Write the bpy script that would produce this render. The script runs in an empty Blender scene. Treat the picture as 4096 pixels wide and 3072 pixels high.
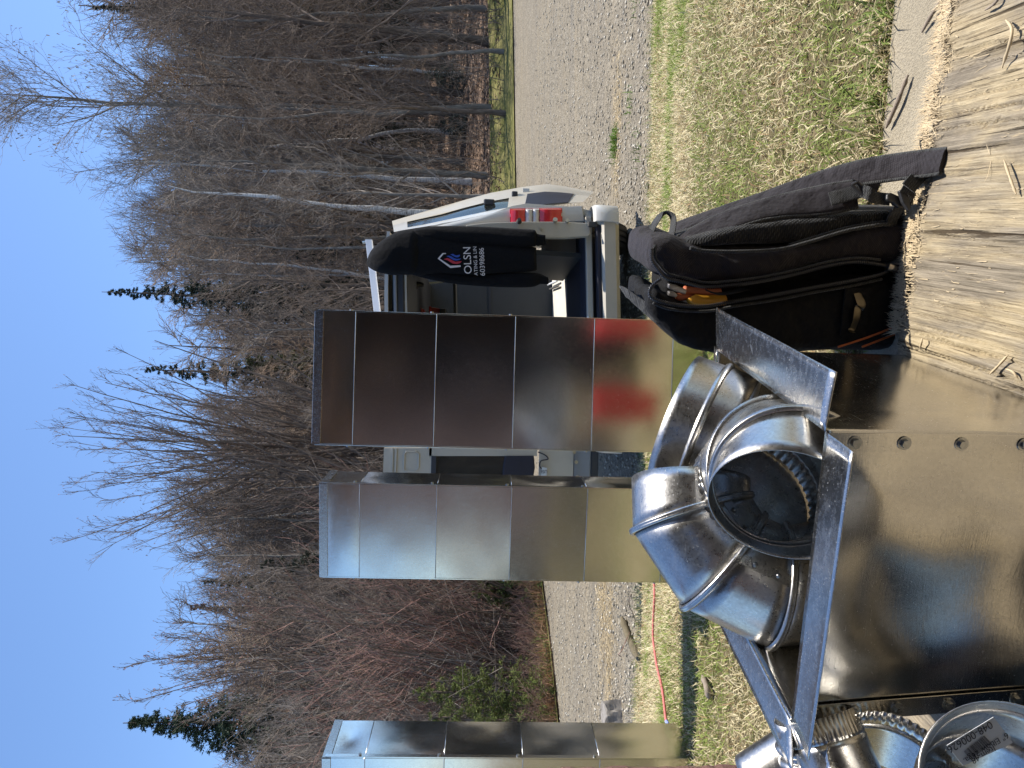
import bpy, bmesh, math, random
import numpy as np
from mathutils import Vector, Matrix

# ------------------------------------------------------------------ scene, camera, light
scene = bpy.context.scene
COL = scene.collection
EYE = 1.21
F_PX = 740.0
PITCH = math.radians(2.25)
ROLL = math.radians(1.5)
cp, sp, cr, sr = math.cos(PITCH), math.sin(PITCH), math.cos(ROLL), math.sin(ROLL)
FWD = Vector((0, cp, -sp))
UP0 = Vector((0, sp, cp))
RT0 = Vector((1, 0, 0))
RT = cr * RT0 + sr * UP0          # right of the upright picture
UP = cr * UP0 - sr * RT0          # up of the upright picture
cam_d = bpy.data.cameras.new('camera')
cam = bpy.data.objects.new('camera', cam_d)
COL.objects.link(cam)
# the phone was held sideways: the frame's x axis points to the ground
cx, cy, cz = -UP, RT, -FWD
cam.matrix_world = Matrix(((cx.x, cy.x, cz.x, 0), (cx.y, cy.y, cz.y, 0), (cx.z, cy.z, cz.z, EYE), (0, 0, 0, 1)))
cam_d.sensor_width = 36.0
cam_d.lens = 36.0 * F_PX / 1024.0
cam_d.clip_start = 0.05
cam_d.clip_end = 2000
scene.camera = cam

SUN_EL = math.radians(65)
SUN_AZ = math.radians(74)         # from +Y towards +X
SUN_DIR = Vector((math.sin(SUN_AZ) * math.cos(SUN_EL), math.cos(SUN_AZ) * math.cos(SUN_EL), math.sin(SUN_EL)))
world = bpy.data.worlds.new('World')
scene.world = world
world.use_nodes = True
wn = world.node_tree
bg = wn.nodes['Background']
sky = wn.nodes.new('ShaderNodeTexSky')
sky.sky_type = 'NISHITA'
sky.sun_disc = False
sky.sun_elevation = SUN_EL
sky.sun_rotation = SUN_AZ
sky.altitude = 200
sky.air_density = 1.0
sky.dust_density = 0.6
sky.ozone_density = 7.5
wn.links.new(sky.outputs['Color'], bg.inputs['Color'])
bg.inputs['Strength'].default_value = 0.15
sun_d = bpy.data.lights.new('sun', 'SUN')
sun_d.energy = 4.6
sun_d.angle = math.radians(0.53)
sun_d.color = (1.0, 0.94, 0.85)
sun = bpy.data.objects.new('sun', sun_d)
COL.objects.link(sun)
sun.rotation_euler = SUN_DIR.to_track_quat('Z', 'Y').to_euler()
sun.location = SUN_DIR * 60
vs = scene.view_settings
vs.view_transform = 'Standard'
vs.look = 'None'
vs.gamma = 1
vs.exposure = 0.65
vs.use_curve_mapping = False
try:
    cy_ = scene.cycles
    cy_.max_bounces = 8
    cy_.glossy_bounces = 5
    cy_.diffuse_bounces = 3
    cy_.transmission_bounces = 6
    cy_.transparent_max_bounces = 8
    cy_.caustics_reflective = False
    cy_.caustics_refractive = False
    cy_.sample_clamp_indirect = 6
    cy_.use_denoising = True
except Exception:
    pass


def P(u, v, y):
    """Point seen at (u, v) of the upright 768 x 1024 picture at distance y in front of the camera."""
    d = FWD * F_PX + RT * (u - 384) + UP * (512 - v)
    k = y / d.y
    return Vector((0, 0, EYE)) + d * k


# ------------------------------------------------------------------ helpers
def tag(o, label=None, cat=None, group=None, kind=None):
    if label: o['label'] = label
    if cat: o['category'] = cat
    if group: o['group'] = group
    if kind: o['kind'] = kind
    return o


def empty(name, loc, label, cat, group=None, rz=0.0):
    o = bpy.data.objects.new(name, None)
    o.empty_display_size = 0.1
    o.location = loc
    o.rotation_euler = (0, 0, rz)
    COL.objects.link(o)
    return tag(o, label, cat, group)


def world_of(o):
    m = Matrix.LocRotScale(o.location, o.rotation_euler, o.scale)
    return m if o.parent is None else world_of(o.parent) @ o.matrix_parent_inverse @ m


def link(name, me, parent=None):
    """New object whose mesh is given in world coordinates."""
    o = bpy.data.objects.new(name, me)
    COL.objects.link(o)
    if parent is not None:
        o.parent = parent
        o.matrix_parent_inverse = world_of(parent).inverted()
    return o


def mesh_np(name, V, F, mats, fmat=None, smooth=True):
    """V (n,3) array, F list of int arrays (m,k)."""
    me = bpy.data.meshes.new(name)
    V = np.asarray(V, dtype=np.float32)
    if not isinstance(F, (list, tuple)):
        F = [F]
    F = [np.asarray(f, dtype=np.int32) for f in F if len(f)]
    me.vertices.add(len(V))
    me.vertices.foreach_set('co', V.ravel())
    nl = sum(f.size for f in F)
    npoly = sum(len(f) for f in F)
    me.loops.add(nl)
    me.loops.foreach_set('vertex_index', np.concatenate([f.ravel() for f in F]))
    me.polygons.add(npoly)
    sizes = np.concatenate([np.full(len(f), f.shape[1], np.int32) for f in F])
    starts = np.concatenate([[0], np.cumsum(sizes)[:-1]]).astype(np.int32)
    me.polygons.foreach_set('loop_start', starts)
    me.polygons.foreach_set('loop_total', sizes)
    if smooth:
        me.polygons.foreach_set('use_smooth', np.ones(npoly, bool))
    for m in (mats if isinstance(mats, (list, tuple)) else [mats]):
        me.materials.append(m)
    if fmat is not None:
        me.polygons.foreach_set('material_index', np.asarray(fmat, np.int32))
    me.update(calc_edges=True)
    me.validate()
    return me


class MB:
    def __init__(self):
        self.v, self.f = [], []

    def add(self, vs_, fs):
        b = len(self.v)
        self.v += [tuple(x) for x in vs_]
        self.f += [tuple(i + b for i in f) for f in fs]
        return self

    def box(self, c, s, M=None):
        x, y, z = (k / 2 for k in s)
        vs_ = [Vector((i * x, j * y, k * z)) for i in (-1, 1) for j in (-1, 1) for k in (-1, 1)]
        if M is not None: vs_ = [M @ q for q in vs_]
        c = Vector(c)
        return self.add([q + c for q in vs_], [(0, 1, 3, 2), (4, 6, 7, 5), (0, 4, 5, 1), (2, 3, 7, 6), (0, 2, 6, 4), (1, 5, 7, 3)])

    def hexa(self, b, t):
        """b, t: four bottom and four top points, same winding."""
        return self.add(list(b) + list(t), [(3, 2, 1, 0), (4, 5, 6, 7)] + [(i, (i + 1) % 4, (i + 1) % 4 + 4, i + 4) for i in range(4)])

    def loft(self, rings, cap0=True, cap1=True, closed=True):
        k = len(rings[0])
        vs_ = [p for r in rings for p in r]
        fs = []
        for i in range(len(rings) - 1):
            for j in range(k if closed else k - 1):
                a, b = i * k + j, i * k + (j + 1) % k
                fs.append((a, b, b + k, a + k))
        if cap0: fs.append(tuple(range(k - 1, -1, -1)))
        if cap1: fs.append(tuple(range((len(rings) - 1) * k, len(rings) * k)))
        return self.add(vs_, fs)

    def tube(self, pts, r, sides=8, cap=True, closed=False):
        pts = [Vector(p) for p in pts]
        n = len(pts)
        rr = r if isinstance(r, (list, tuple)) else [r] * n
        ref = None
        rings = []
        for i, p in enumerate(pts):
            if closed: t = pts[(i + 1) % n] - pts[i - 1]
            else: t = pts[min(i + 1, n - 1)] - pts[max(i - 1, 0)]
            if t.length < 1e-9: t = Vector((0, 0, 1))
            t.normalize()
            if ref is None:
                ref = t.orthogonal().normalized()
            ref = (ref - t * ref.dot(t))
            ref = ref.normalized() if ref.length > 1e-6 else t.orthogonal().normalized()
            b = t.cross(ref)
            rings.append([p + (ref * math.cos(a) + b * math.sin(a)) * rr[i] for a in (2 * math.pi * k / sides for k in range(sides))])
        if closed:
            rings.append(rings[0])
            return self.loft(rings, False, False)
        return self.loft(rings, cap, cap)

    def ribbon(self, pts, wdirs, w, th, n_round=3):
        """Flat band with thickness along pts; wdirs = width direction per point."""
        pts = [Vector(p) for p in pts]
        n = len(pts)
        ws = w if isinstance(w, (list, tuple)) else [w] * n
        rings = []
        for i, p in enumerate(pts):
            t = (pts[min(i + 1, n - 1)] - pts[max(i - 1, 0)]).normalized()
            wd = Vector(wdirs[i])
            wd = (wd - t * wd.dot(t)).normalized()
            nn = t.cross(wd)
            hw, ht = ws[i] / 2, th / 2
            ring = []
            for a in range(12):
                ang = 2 * math.pi * (a + .5) / 12
                ca, sa = math.cos(ang), math.sin(ang)
                ring.append(p + wd * hw * (abs(ca) ** .35) * (1 if ca > 0 else -1) + nn * ht * (abs(sa) ** .6) * (1 if sa > 0 else -1))
            rings.append(ring)
        return self.loft(rings)

    def ball(self, c, r, seg=8, rings=5, sc=(1, 1, 1)):
        c = Vector(c)
        rs = []
        for i in range(1, rings):
            th = math.pi * i / rings
            rs.append([c + Vector((math.sin(th) * math.cos(2 * math.pi * k / seg) * r * sc[0], math.sin(th) * math.sin(2 * math.pi * k / seg) * r * sc[1], -math.cos(th) * r * sc[2])) for k in range(seg)])
        return self.loft(rs)

    def disc(self, c, n, r, h, seg=12, r2=None):
        n = Vector(n).normalized()
        a = n.orthogonal().normalized()
        b = n.cross(a)
        c = Vector(c)
        r2 = r if r2 is None else r2
        ring = lambda q, rad: [q + (a * math.cos(2 * math.pi * k / seg) + b * math.sin(2 * math.pi * k / seg)) * rad for k in range(seg)]
        return self.loft([ring(c, r), ring(c + n * h, r2)])

    def mesh(self, name, mat, smooth=False):
        me = bpy.data.meshes.new(name)
        me.from_pydata([tuple(q) for q in self.v], [], self.f)
        for m in (mat if isinstance(mat, (list, tuple)) else [mat]): me.materials.append(m)
        if smooth: me.polygons.foreach_set('use_smooth', np.ones(len(me.polygons), bool))
        me.update()
        return me

    def build(self, name, mat, parent=None, smooth=False, bevel=0, seg=2, solid=0, subd=0, fix=False, auto=None):
        me = self.mesh(name, mat, smooth)
        if fix or bevel:
            bm = bmesh.new(); bm.from_mesh(me)
            bmesh.ops.recalc_face_normals(bm, faces=bm.faces)
            bm.to_mesh(me); bm.free()
        o = link(name, me, parent)
        if subd:
            m = o.modifiers.new('s', 'SUBSURF'); m.levels = m.render_levels = subd
        if solid:
            m = o.modifiers.new('t', 'SOLIDIFY'); m.thickness = solid; m.offset = 0
        if bevel:
            m = o.modifiers.new('b', 'BEVEL'); m.width = bevel; m.segments = seg; m.limit_method = 'ANGLE'
            m.harden_normals = False
        if auto is not None:
            me.polygons.foreach_set('use_smooth', np.ones(len(me.polygons), bool))
            me.set_sharp_from_angle(angle=math.radians(auto))
        return o


def grid_sheet(c00, c10, c11, c01, nu, nv, disp=None):
    """bilinear grid; disp(u, v) -> offset along the sheet normal. Returns verts, faces."""
    c00, c10, c11, c01 = (np.array(c, float) for c in (c00, c10, c11, c01))
    U, Vv = np.meshgrid(np.linspace(0, 1, nu + 1), np.linspace(0, 1, nv + 1), indexing='ij')
    U3, V3 = U[..., None], Vv[..., None]
    Pp = c00 * (1 - U3) * (1 - V3) + c10 * U3 * (1 - V3) + c11 * U3 * V3 + c01 * (1 - U3) * V3
    if disp is not None:
        nrm = np.cross(c10 - c00, c01 - c00)
        nrm /= np.linalg.norm(nrm)
        Pp = Pp + disp(U, Vv)[..., None] * nrm
    idx = np.arange((nu + 1) * (nv + 1)).reshape(nu + 1, nv + 1)
    Fq = np.stack([idx[:-1, :-1], idx[1:, :-1], idx[1:, 1:], idx[:-1, 1:]], -1).reshape(-1, 4)
    return Pp.reshape(-1, 3), Fq


_rs = np.random.RandomState(11)
_T = _rs.rand(256, 256)


def vnoise(x, y):
    x = np.asarray(x, float); y = np.asarray(y, float)
    xi = np.floor(x).astype(int); yi = np.floor(y).astype(int)
    fx = x - xi; fy = y - yi
    fx = fx * fx * (3 - 2 * fx); fy = fy * fy * (3 - 2 * fy)
    g = lambda a, b: _T[a % 256, b % 256]
    return (g(xi, yi) * (1 - fx) + g(xi + 1, yi) * fx) * (1 - fy) + (g(xi, yi + 1) * (1 - fx) + g(xi + 1, yi + 1) * fx) * fy


def fbm(x, y, o=4):
    s = 0; a = .5
    for k in range(o):
        s = s + a * vnoise(x * 2 ** k + 17 * k, y * 2 ** k + 31 * k); a *= .5
    return s


def sstep(a, b, x):
    t = np.clip((np.asarray(x, float) - a) / (b - a), 0, 1)
    return t * t * (3 - 2 * t)


def text_mesh(body, size, name='print', align='CENTER', extrude=0.0):
    cu = bpy.data.curves.new('tmp_text', 'FONT')
    cu.body = body
    cu.size = size
    cu.align_x = align
    cu.align_y = 'CENTER'
    cu.extrude = extrude
    ob = bpy.data.objects.new('tmp_text', cu)
    COL.objects.link(ob)
    dg = bpy.context.evaluated_depsgraph_get()
    me = bpy.data.meshes.new_from_object(ob.evaluated_get(dg))
    me.name = name
    bpy.data.objects.remove(ob)
    bpy.data.curves.remove(cu)
    return me


def catmull(pts, n):
    pts = [Vector(p) for p in pts]
    out = []
    for i in range(len(pts) - 1):
        p0, p1, p2, p3 = pts[max(i - 1, 0)], pts[i], pts[i + 1], pts[min(i + 2, len(pts) - 1)]
        for k in range(n):
            t = k / n
            out.append(.5 * ((2 * p1) + (p2 - p0) * t + (2 * p0 - 5 * p1 + 4 * p2 - p3) * t * t + (3 * p1 - p0 - 3 * p2 + p3) * t ** 3))
    out.append(pts[-1])
    return out

# ------------------------------------------------------------------ materials
class NT:
    def __init__(self, name):
        self.m = bpy.data.materials.new(name)
        self.m.use_nodes = True
        self.t = self.m.node_tree
        self.b = self.t.nodes['Principled BSDF']
        self.tc = None

    def n(self, typ, **kw):
        nd = self.t.nodes.new('ShaderNode' + typ)
        for k, v in kw.items(): setattr(nd, k, v)
        return nd

    def l(self, a, b):
        self.t.links.new(a, b)

    def co(self, scale=(1, 1, 1), rot=(0, 0, 0), which='Object'):
        if self.tc is None: self.tc = self.n('TexCoord')
        mp = self.n('Mapping')
        mp.inputs['Scale'].default_value = scale
        mp.inputs['Rotation'].default_value = rot
        self.l(self.tc.outputs[which], mp.inputs['Vector'])
        return mp.outputs['Vector']

    def noise(self, vec, scale, detail=5, rough=.55, dist=0):
        nd = self.n('TexNoise')
        nd.inputs['Scale'].default_value = scale
        nd.inputs['Detail'].default_value = detail
        nd.inputs['Roughness'].default_value = rough
        nd.inputs['Distortion'].default_value = dist
        self.l(vec, nd.inputs['Vector'])
        return nd.outputs['Fac']

    def vor(self, vec, scale, feature='F1', out='Distance'):
        nd = self.n('TexVoronoi', feature=feature)
        nd.inputs['Scale'].default_value = scale
        self.l(vec, nd.inputs['Vector'])
        return nd.outputs[out]

    def ramp(self, fac, stops):
        nd = self.n('ValToRGB')
        e = nd.color_ramp.elements
        while len(e) > 1: e.remove(e[-1])
        for i, (p, c) in enumerate(stops):
            el = e[0] if i == 0 else e.new(p)
            el.position = p
            c = c if isinstance(c, (tuple, list)) else (c, c, c)
            el.color = (*c[:3], 1)
        self.l(fac, nd.inputs['Fac'])
        return nd.outputs['Color']

    def mix(self, fac, a, b, blend='MIX'):
        nd = self.n('Mix', data_type='RGBA', blend_type=blend)
        for s, x in ((nd.inputs['Factor'], fac), (nd.inputs[6], a), (nd.inputs[7], b)):
            if isinstance(x, (int, float)): s.default_value = x
            elif isinstance(x, (tuple, list)): s.default_value = (*x[:3], 1)
            else: self.l(x, s)
        return nd.outputs[2]

    def math(self, op, a, b=0.0):
        nd = self.n('Math', operation=op)
        for s, x in ((nd.inputs[0], a), (nd.inputs[1], b)):
            if isinstance(x, (int, float)): s.default_value = x
            else: self.l(x, s)
        return nd.outputs[0]

    def bump(self, h, strength=.3, dist=.01, prev=None):
        nd = self.n('Bump')
        nd.inputs['Strength'].default_value = strength
        nd.inputs['Distance'].default_value = dist
        self.l(h, nd.inputs['Height'])
        if prev is not None: self.l(prev, nd.inputs['Normal'])
        return nd.outputs['Normal']

    def set(self, color=None, rough=None, metal=None, normal=None, spec=None, **kw):
        for k, x in (('Base Color', color), ('Roughness', rough), ('Metallic', metal), ('Normal', normal), ('Specular IOR Level', spec), *kw.items()):
            if x is None: continue
            s = self.b.inputs[k]
            if isinstance(x, (int, float)): s.default_value = x
            elif isinstance(x, (tuple, list)): s.default_value = (*x[:3], 1)
            else: self.l(x, s)
        return self.m


def simple(name, color, rough=.6, metal=0, var=.15, nscale=8, bump=0, **kw):
    t = NT(name)
    v = t.co()
    f = t.noise(v, nscale)
    c = t.mix(f, tuple(k * (1 - var) for k in color), tuple(min(1, k * (1 + var)) for k in color))
    nrm = t.bump(t.noise(v, nscale * 8), .3, bump) if bump else None
    return t.set(c, rough, metal, nrm, **kw)


def galvanized(name, base=(.60, .62, .63), rough=.14, streak=(1, 1, 60), spangle=1.0, wav=0.0, sb=.10):
    t = NT(name)
    v = t.co()
    st = t.noise(t.co(streak), 14, 4, .6)
    sp_ = t.noise(v, 420, 2, .5)
    cell = t.vor(v, 300, 'F1', 'Color')
    bw = t.n('RGBToBW'); t.l(cell, bw.inputs[0])
    big = t.noise(v, 5, 4, .6)
    f = t.math('MULTIPLY', t.math('SUBTRACT', bw.outputs[0], .5), .30 * spangle)
    k = t.math('ADD', f, 1.0)
    vm = t.n('VectorMath', operation='SCALE'); vm.inputs[0].default_value = base; t.l(k, vm.inputs['Scale'])
    dull = t.ramp(big, [(.42, 0), (.72, 1)])
    c = t.mix(t.math('MULTIPLY', dull, .18), vm.outputs[0], tuple(q * .78 for q in base))
    r = t.math('ADD', t.math('MULTIPLY', t.math('ADD', st, sp_), .07), rough - .07)
    r = t.math('ADD', r, t.math('MULTIPLY', big, .06))
    mot = t.noise(v, 70, 6, .75)
    r = t.math('ADD', r, t.math('MULTIPLY', t.ramp(mot, [(.42, 0), (.68, 1)]), .09 * spangle))
    speck = t.ramp(t.noise(v, 330, 2, .6), [(.68, 0), (.73, 1)])
    r = t.math('ADD', r, t.math('MULTIPLY', speck, .30 * spangle))
    c = t.mix(t.math('MULTIPLY', speck, .5 * spangle), c, (.85, .85, .83))
    scr = t.noise(t.co((3, 3, 160), (.5, .3, .2)), 6, 2, .4)
    r = t.math('ADD', r, t.math('MULTIPLY', t.ramp(scr, [(.70, 0), (.74, 1)]), .10))
    h = t.math('ADD', t.math('MULTIPLY', st, .6), t.math('MULTIPLY', sp_, .25))
    nrm = t.bump(h, sb, .0016)
    if wav:
        nrm = t.bump(t.noise(v, 7, 2, .5), wav, .01, nrm)
    return t.set(c, r, 1.0, nrm)


M = {}
M['duct'] = galvanized('galvanized_duct', (.72, .705, .67), .115, (60, 60, 2), .4, sb=.06)
M['sheet'] = galvanized('galvanized_sheet', (.58, .565, .53), .13, (3, 3, 55), .5, wav=.03, sb=.10)
M['elbow'] = galvanized('galvanized_elbow', (.54, .525, .495), .25, (20, 20, 20), .9, sb=.05)
M['flange'] = galvanized('galvanized_flange', (.58, .57, .545), .19, (40, 3, 3), 1.0, sb=.06)
M['bolt'] = galvanized('zinc_bolt', (.45, .45, .43), .25, (8, 8, 8))


def m_gravel():
    t = NT('gravel')
    v = t.co()
    vd = t.n('TexVoronoi', feature='F1'); vd.inputs['Scale'].default_value = 62; vd.inputs['Randomness'].default_value = 1
    t.l(v, vd.inputs['Vector'])
    ve = t.n('TexVoronoi', feature='F1'); ve.inputs['Scale'].default_value = 27
    t.l(v, ve.inputs['Vector'])
    pale = t.ramp(vd.outputs['Color'], [(.1, (.125, .108, .08)), (.5, (.25, .216, .16)), (.85, (.40, .35, .265)), (1, (.58, .53, .43))])
    pale2 = t.ramp(ve.outputs['Color'], [(.2, (.14, .122, .09)), (.6, (.26, .225, .165)), (1, (.48, .43, .34))])
    c = t.mix(t.ramp(t.noise(v, 9), [(.4, 0), (.6, 1)]), pale, pale2)
    dirt = t.ramp(t.noise(v, .9, 6, .6), [(.45, 0), (.75, 1)])
    c = t.mix(t.math('MULTIPLY', dirt, .35), c, (.27, .22, .15))
    # tyre tracks: long darker wear along the drive
    st = t.ramp(t.noise(t.co((.18, 2.2, 1), (0, 0, .05)), 1.9, 6, .65), [(.46, 0), (.62, 1)])
    c = t.mix(t.math('MULTIPLY', st, .45), c, (.30, .245, .165))
    sh = t.ramp(t.noise(t.co((.5, 1.8, 1)), 2.6, 6, .7), [(.50, 0), (.68, 1)])
    c = t.mix(t.math('MULTIPLY', sh, .40), c, (.115, .105, .09))
    tr = t.ramp(t.noise(t.co((.12, 1.3, 1), (0, 0, .25)), 1.7, 3), [(.45, 0), (.62, 1)])
    c = t.mix(t.math('MULTIPLY', tr, .22), c, (.17, .16, .145))
    h = t.math('ADD', vd.outputs['Distance'], t.math('MULTIPLY', ve.outputs['Distance'], .8))
    nrm = t.bump(h, .9, .02)
    return t.set(c, .92, 0, nrm, spec=.2)


def m_soil(name, a, b, c_, s=30):
    t = NT(name)
    v = t.co()
    f = t.noise(v, s, 8, .7)
    g = t.noise(v, s * .13, 4)
    c = t.mix(t.ramp(g, [(.35, 0), (.65, 1)]), t.ramp(f, [(.3, a), (.7, b)]), t.ramp(f, [(.3, a), (.75, c_)]))
    return t.set(c, .95, 0, t.bump(f, .8, .03), spec=.1)


M['gravel'] = m_gravel()
M['lawn_soil'] = m_soil('lawn_thatch', (.085, .065, .038), (.34, .27, .155), (.17, .17, .06), 70)
M['verge'] = m_soil('verge_turf', (.11, .105, .035), (.29, .25, .11), (.19, .20, .06), 14)
M['litter'] = m_soil('leaf_litter', (.06, .04, .03), (.30, .21, .15), (.22, .15, .105), 9)


def m_attr(name, rough=.75, trans=0.0):
    t = NT(name)
    a = t.n('Attribute'); a.attribute_name = 'tint'
    t.set(a.outputs['Color'], rough, 0, spec=.25)
    if trans:
        tr = t.n('BsdfTranslucent'); t.l(a.outputs['Color'], tr.inputs['Color'])
        mx = t.n('MixShader'); mx.inputs[0].default_value = trans
        out = t.t.nodes['Material Output']
        t.l(t.b.outputs[0], mx.inputs[1]); t.l(tr.outputs[0], mx.inputs[2]); t.l(mx.outputs[0], out.inputs['Surface'])
    return t.m


M['blade'] = m_attr('grass_blade', .7, .25)
M['stone'] = m_attr('gravel_stone', .9)
M['needle'] = m_attr('spruce_needle', .65, .1)
M['leaf'] = m_attr('dry_leaf', .8, .15)


def m_bark(name, a, b, sc=12, bump=.01):
    t = NT(name)
    f = t.noise(t.co((1, 1, .25)), sc, 6, .65)
    return t.set(t.ramp(f, [(.3, a), (.7, b)]), .9, 0, t.bump(f, .6, bump), spec=.15)


M['bark'] = m_bark('grey_bark', (.10, .085, .07), (.30, .27, .23))
M['bark_dark'] = m_bark('brown_bark', (.07, .052, .040), (.20, .155, .12))
M['twig'] = m_bark('grey_twig', (.15, .125, .105), (.34, .295, .25), 3)
M['twig_brown'] = m_bark('brown_twig', (.11, .085, .068), (.26, .205, .165), 3)
M['twig_red'] = m_bark('red_twig', (.17, .095, .078), (.38, .235, .19), 3)
M['twig_tan'] = m_bark('tan_twig', (.20, .14, .10), (.38, .29, .21), 3)


def m_birch():
    t = NT('birch_bark')
    f = t.noise(t.co((1, 1, 5)), 5, 5, .7)
    c = t.ramp(f, [(.30, (.05, .045, .04)), (.40, (.38, .36, .33)), (.55, (.66, .64, .60))])
    return t.set(c, .8, 0, t.bump(f, .3, .01), spec=.2)


M['birch'] = m_birch()


def m_plywood():
    t = NT('weathered_plywood')
    tc = t.n('TexCoord')
    r0 = t.n('Mapping'); r0.inputs['Rotation'].default_value = (0, 0, .227)
    t.l(tc.outputs['Object'], r0.inputs['Vector'])

    def g(sx, sy):
        m = t.n('Mapping'); m.inputs['Scale'].default_value = (sx, sy, sx)
        t.l(r0.outputs['Vector'], m.inputs['Vector'])
        return m.outputs['Vector']
    f = t.noise(g(60, 1.8), 3.0, 8, .72, .25)
    w = t.noise(g(8, 1.4), 2.2, 5, .6, .5)
    fine = t.noise(g(230, 6), 1.0, 4, .7)
    tan = t.ramp(f, [(.24, (.10, .07, .038)), (.38, (.33, .26, .16)), (.56, (.48, .395, .255)), (.8, (.60, .51, .35))])
    grey = t.ramp(f, [(.25, (.09, .078, .06)), (.5, (.26, .222, .168)), (.72, (.42, .36, .275))])
    c = t.mix(t.ramp(w, [(.40, 0), (.58, 1)]), tan, grey)
    blot = t.ramp(t.noise(g(5, 2.2), 3.2, 6, .7, .8), [(.50, 0), (.66, 1)])
    c = t.mix(t.math('MULTIPLY', blot, .5), c, (.15, .125, .095))
    crack = t.ramp(fine, [(.31, 1), (.43, 0)])
    c = t.mix(t.math('MULTIPLY', crack, .8), c, (.06, .04, .022))
    lng = t.ramp(t.noise(g(55, 1.3), 1.3, 5, .6, .3), [(.33, 1), (.385, 0)])
    c = t.mix(t.math('MULTIPLY', lng, .85), c, (.035, .022, .012))
    pale = t.ramp(t.noise(g(40, 3), 1.6, 5, .7, .4), [(.64, 0), (.70, 1)])
    c = t.mix(t.math('MULTIPLY', pale, .6), c, (.66, .52, .32))
    h = t.math('ADD', t.math('MULTIPLY', f, .8), t.math('MULTIPLY', fine, .6))
    h = t.math('SUBTRACT', h, t.math('MULTIPLY', lng, .8))
    return t.set(c, .9, 0, t.bump(h, .9, .006), spec=.15)


M['plywood'] = m_plywood()
M['splinter'] = simple('splinter_wood', (.56, .45, .29), .85, var=.4, nscale=25)
M['grey_wood'] = simple('grey_stick', (.27, .22, .17), .9, var=.5, nscale=30, bump=.004)


def m_concrete():
    t = NT('concrete')
    v = t.co()
    f = t.noise(v, 3, 6, .6)
    g = t.noise(v, 160, 4, .7)
    sp_ = t.vor(v, 240)
    c = t.ramp(f, [(.3, (.29, .25, .18)), (.7, (.40, .35, .26))])
    c = t.mix(t.math('MULTIPLY', t.ramp(g, [(.35, 1), (.55, 0)]), .5), c, (.17, .15, .12))
    lime = t.ramp(t.noise(t.co((3.0, .7, 1), (0, 0, .5)), 2.6, 6, .75, 1.0), [(.66, 0), (.70, 1)])
    c = t.mix(t.math('MULTIPLY', lime, .55), c, (.58, .55, .50))
    return t.set(c, .93, 0, t.bump(t.math('ADD', g, sp_), .7, .004), spec=.2)


M['concrete'] = m_concrete()


def m_fabric(name, base, weave=900, rough=.85, bump=.0016, var=.3, sheen=.15, crease=.6):
    t = NT(name)
    w1 = t.n('TexWave', wave_type='BANDS', bands_direction='DIAGONAL'); w1.inputs['Scale'].default_value = weave / 6; w1.inputs['Distortion'].default_value = 0
    w2 = t.n('TexWave', wave_type='BANDS', bands_direction='Z'); w2.inputs['Scale'].default_value = weave / 6; w2.inputs['Distortion'].default_value = .4
    v = t.co()
    t.l(v, w1.inputs['Vector']); t.l(v, w2.inputs['Vector'])
    wv = t.math('MULTIPLY', w1.outputs['Fac'], w2.outputs['Fac'])
    dust = t.noise(v, 12, 5, .65)
    c = t.mix(wv, tuple(k * (1 - var) for k in base), tuple(k * (1 + var) for k in base))
    c = t.mix(t.math('MULTIPLY', t.ramp(dust, [(.5, 0), (.8, 1)]), .35), c, tuple(k * 1.5 + .004 for k in base))
    wr = t.noise(v, 26, 3, .5)
    nrm = t.bump(wv, .6, bump)
    nrm = t.bump(wr, crease, .03, nrm)
    m = t.set(c, rough, 0, nrm, spec=.2)
    t.b.inputs['Sheen Weight'].default_value = sheen
    return m


M['nylon'] = m_fabric('black_nylon', (.033, .029, .033), sheen=.08)
M['nylon_dark'] = m_fabric('black_nylon_flat', (.010, .010, .011), 1200, sheen=.03)
M['webbing'] = m_fabric('black_webbing', (.052, .053, .053), 700, .8, .002)
M['mesh_pad'] = m_fabric('black_mesh_pad', (.018, .018, .018), 420, .8, .004)
M['hoodie'] = m_fabric('black_cotton', (.005, .005, .006), 1500, .95, .0008, .2, .02, .25)
M['zip'] = simple('black_zip', (.030, .030, .033), .35, 0, nscale=60)
M['plastic'] = simple('black_plastic', (.028, .028, .030), .4, nscale=30, bump=.001)
M['rubber'] = simple('tyre_rubber', (.055, .053, .050), .8, nscale=40, bump=.002)
M['orange'] = simple('orange_cord', (.55, .13, .03), .7)
M['orange_print'] = simple('orange_print', (.50, .12, .04), .7)
M['yellow_grip'] = simple('yellow_grip', (.80, .38, .03), .45, nscale=20)
M['red_grip'] = simple('red_grip', (.45, .13, .06), .5)
M['steel'] = simple('tool_steel', (.35, .33, .31), .35, .9, nscale=30)
M['brass'] = simple('tarnished_steel_clip', (.13, .11, .08), .32, 1.0, nscale=40)


def m_paint(name, c, rough=.3, dirt=.25, coat=.5):
    t = NT(name)
    v = t.co()
    d = t.ramp(t.noise(v, 3.5, 7, .65), [(.42, 0), (.75, 1)])
    cc = t.mix(t.math('MULTIPLY', d, dirt), c, (.36, .32, .25))
    r = t.math('ADD', t.math('MULTIPLY', d, .25), rough)
    m = t.set(cc, r, 0, t.bump(t.noise(v, 60), .04, .003))
    t.b.inputs['Coat Weight'].default_value = coat
    t.b.inputs['Coat Roughness'].default_value = .12
    return m


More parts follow.
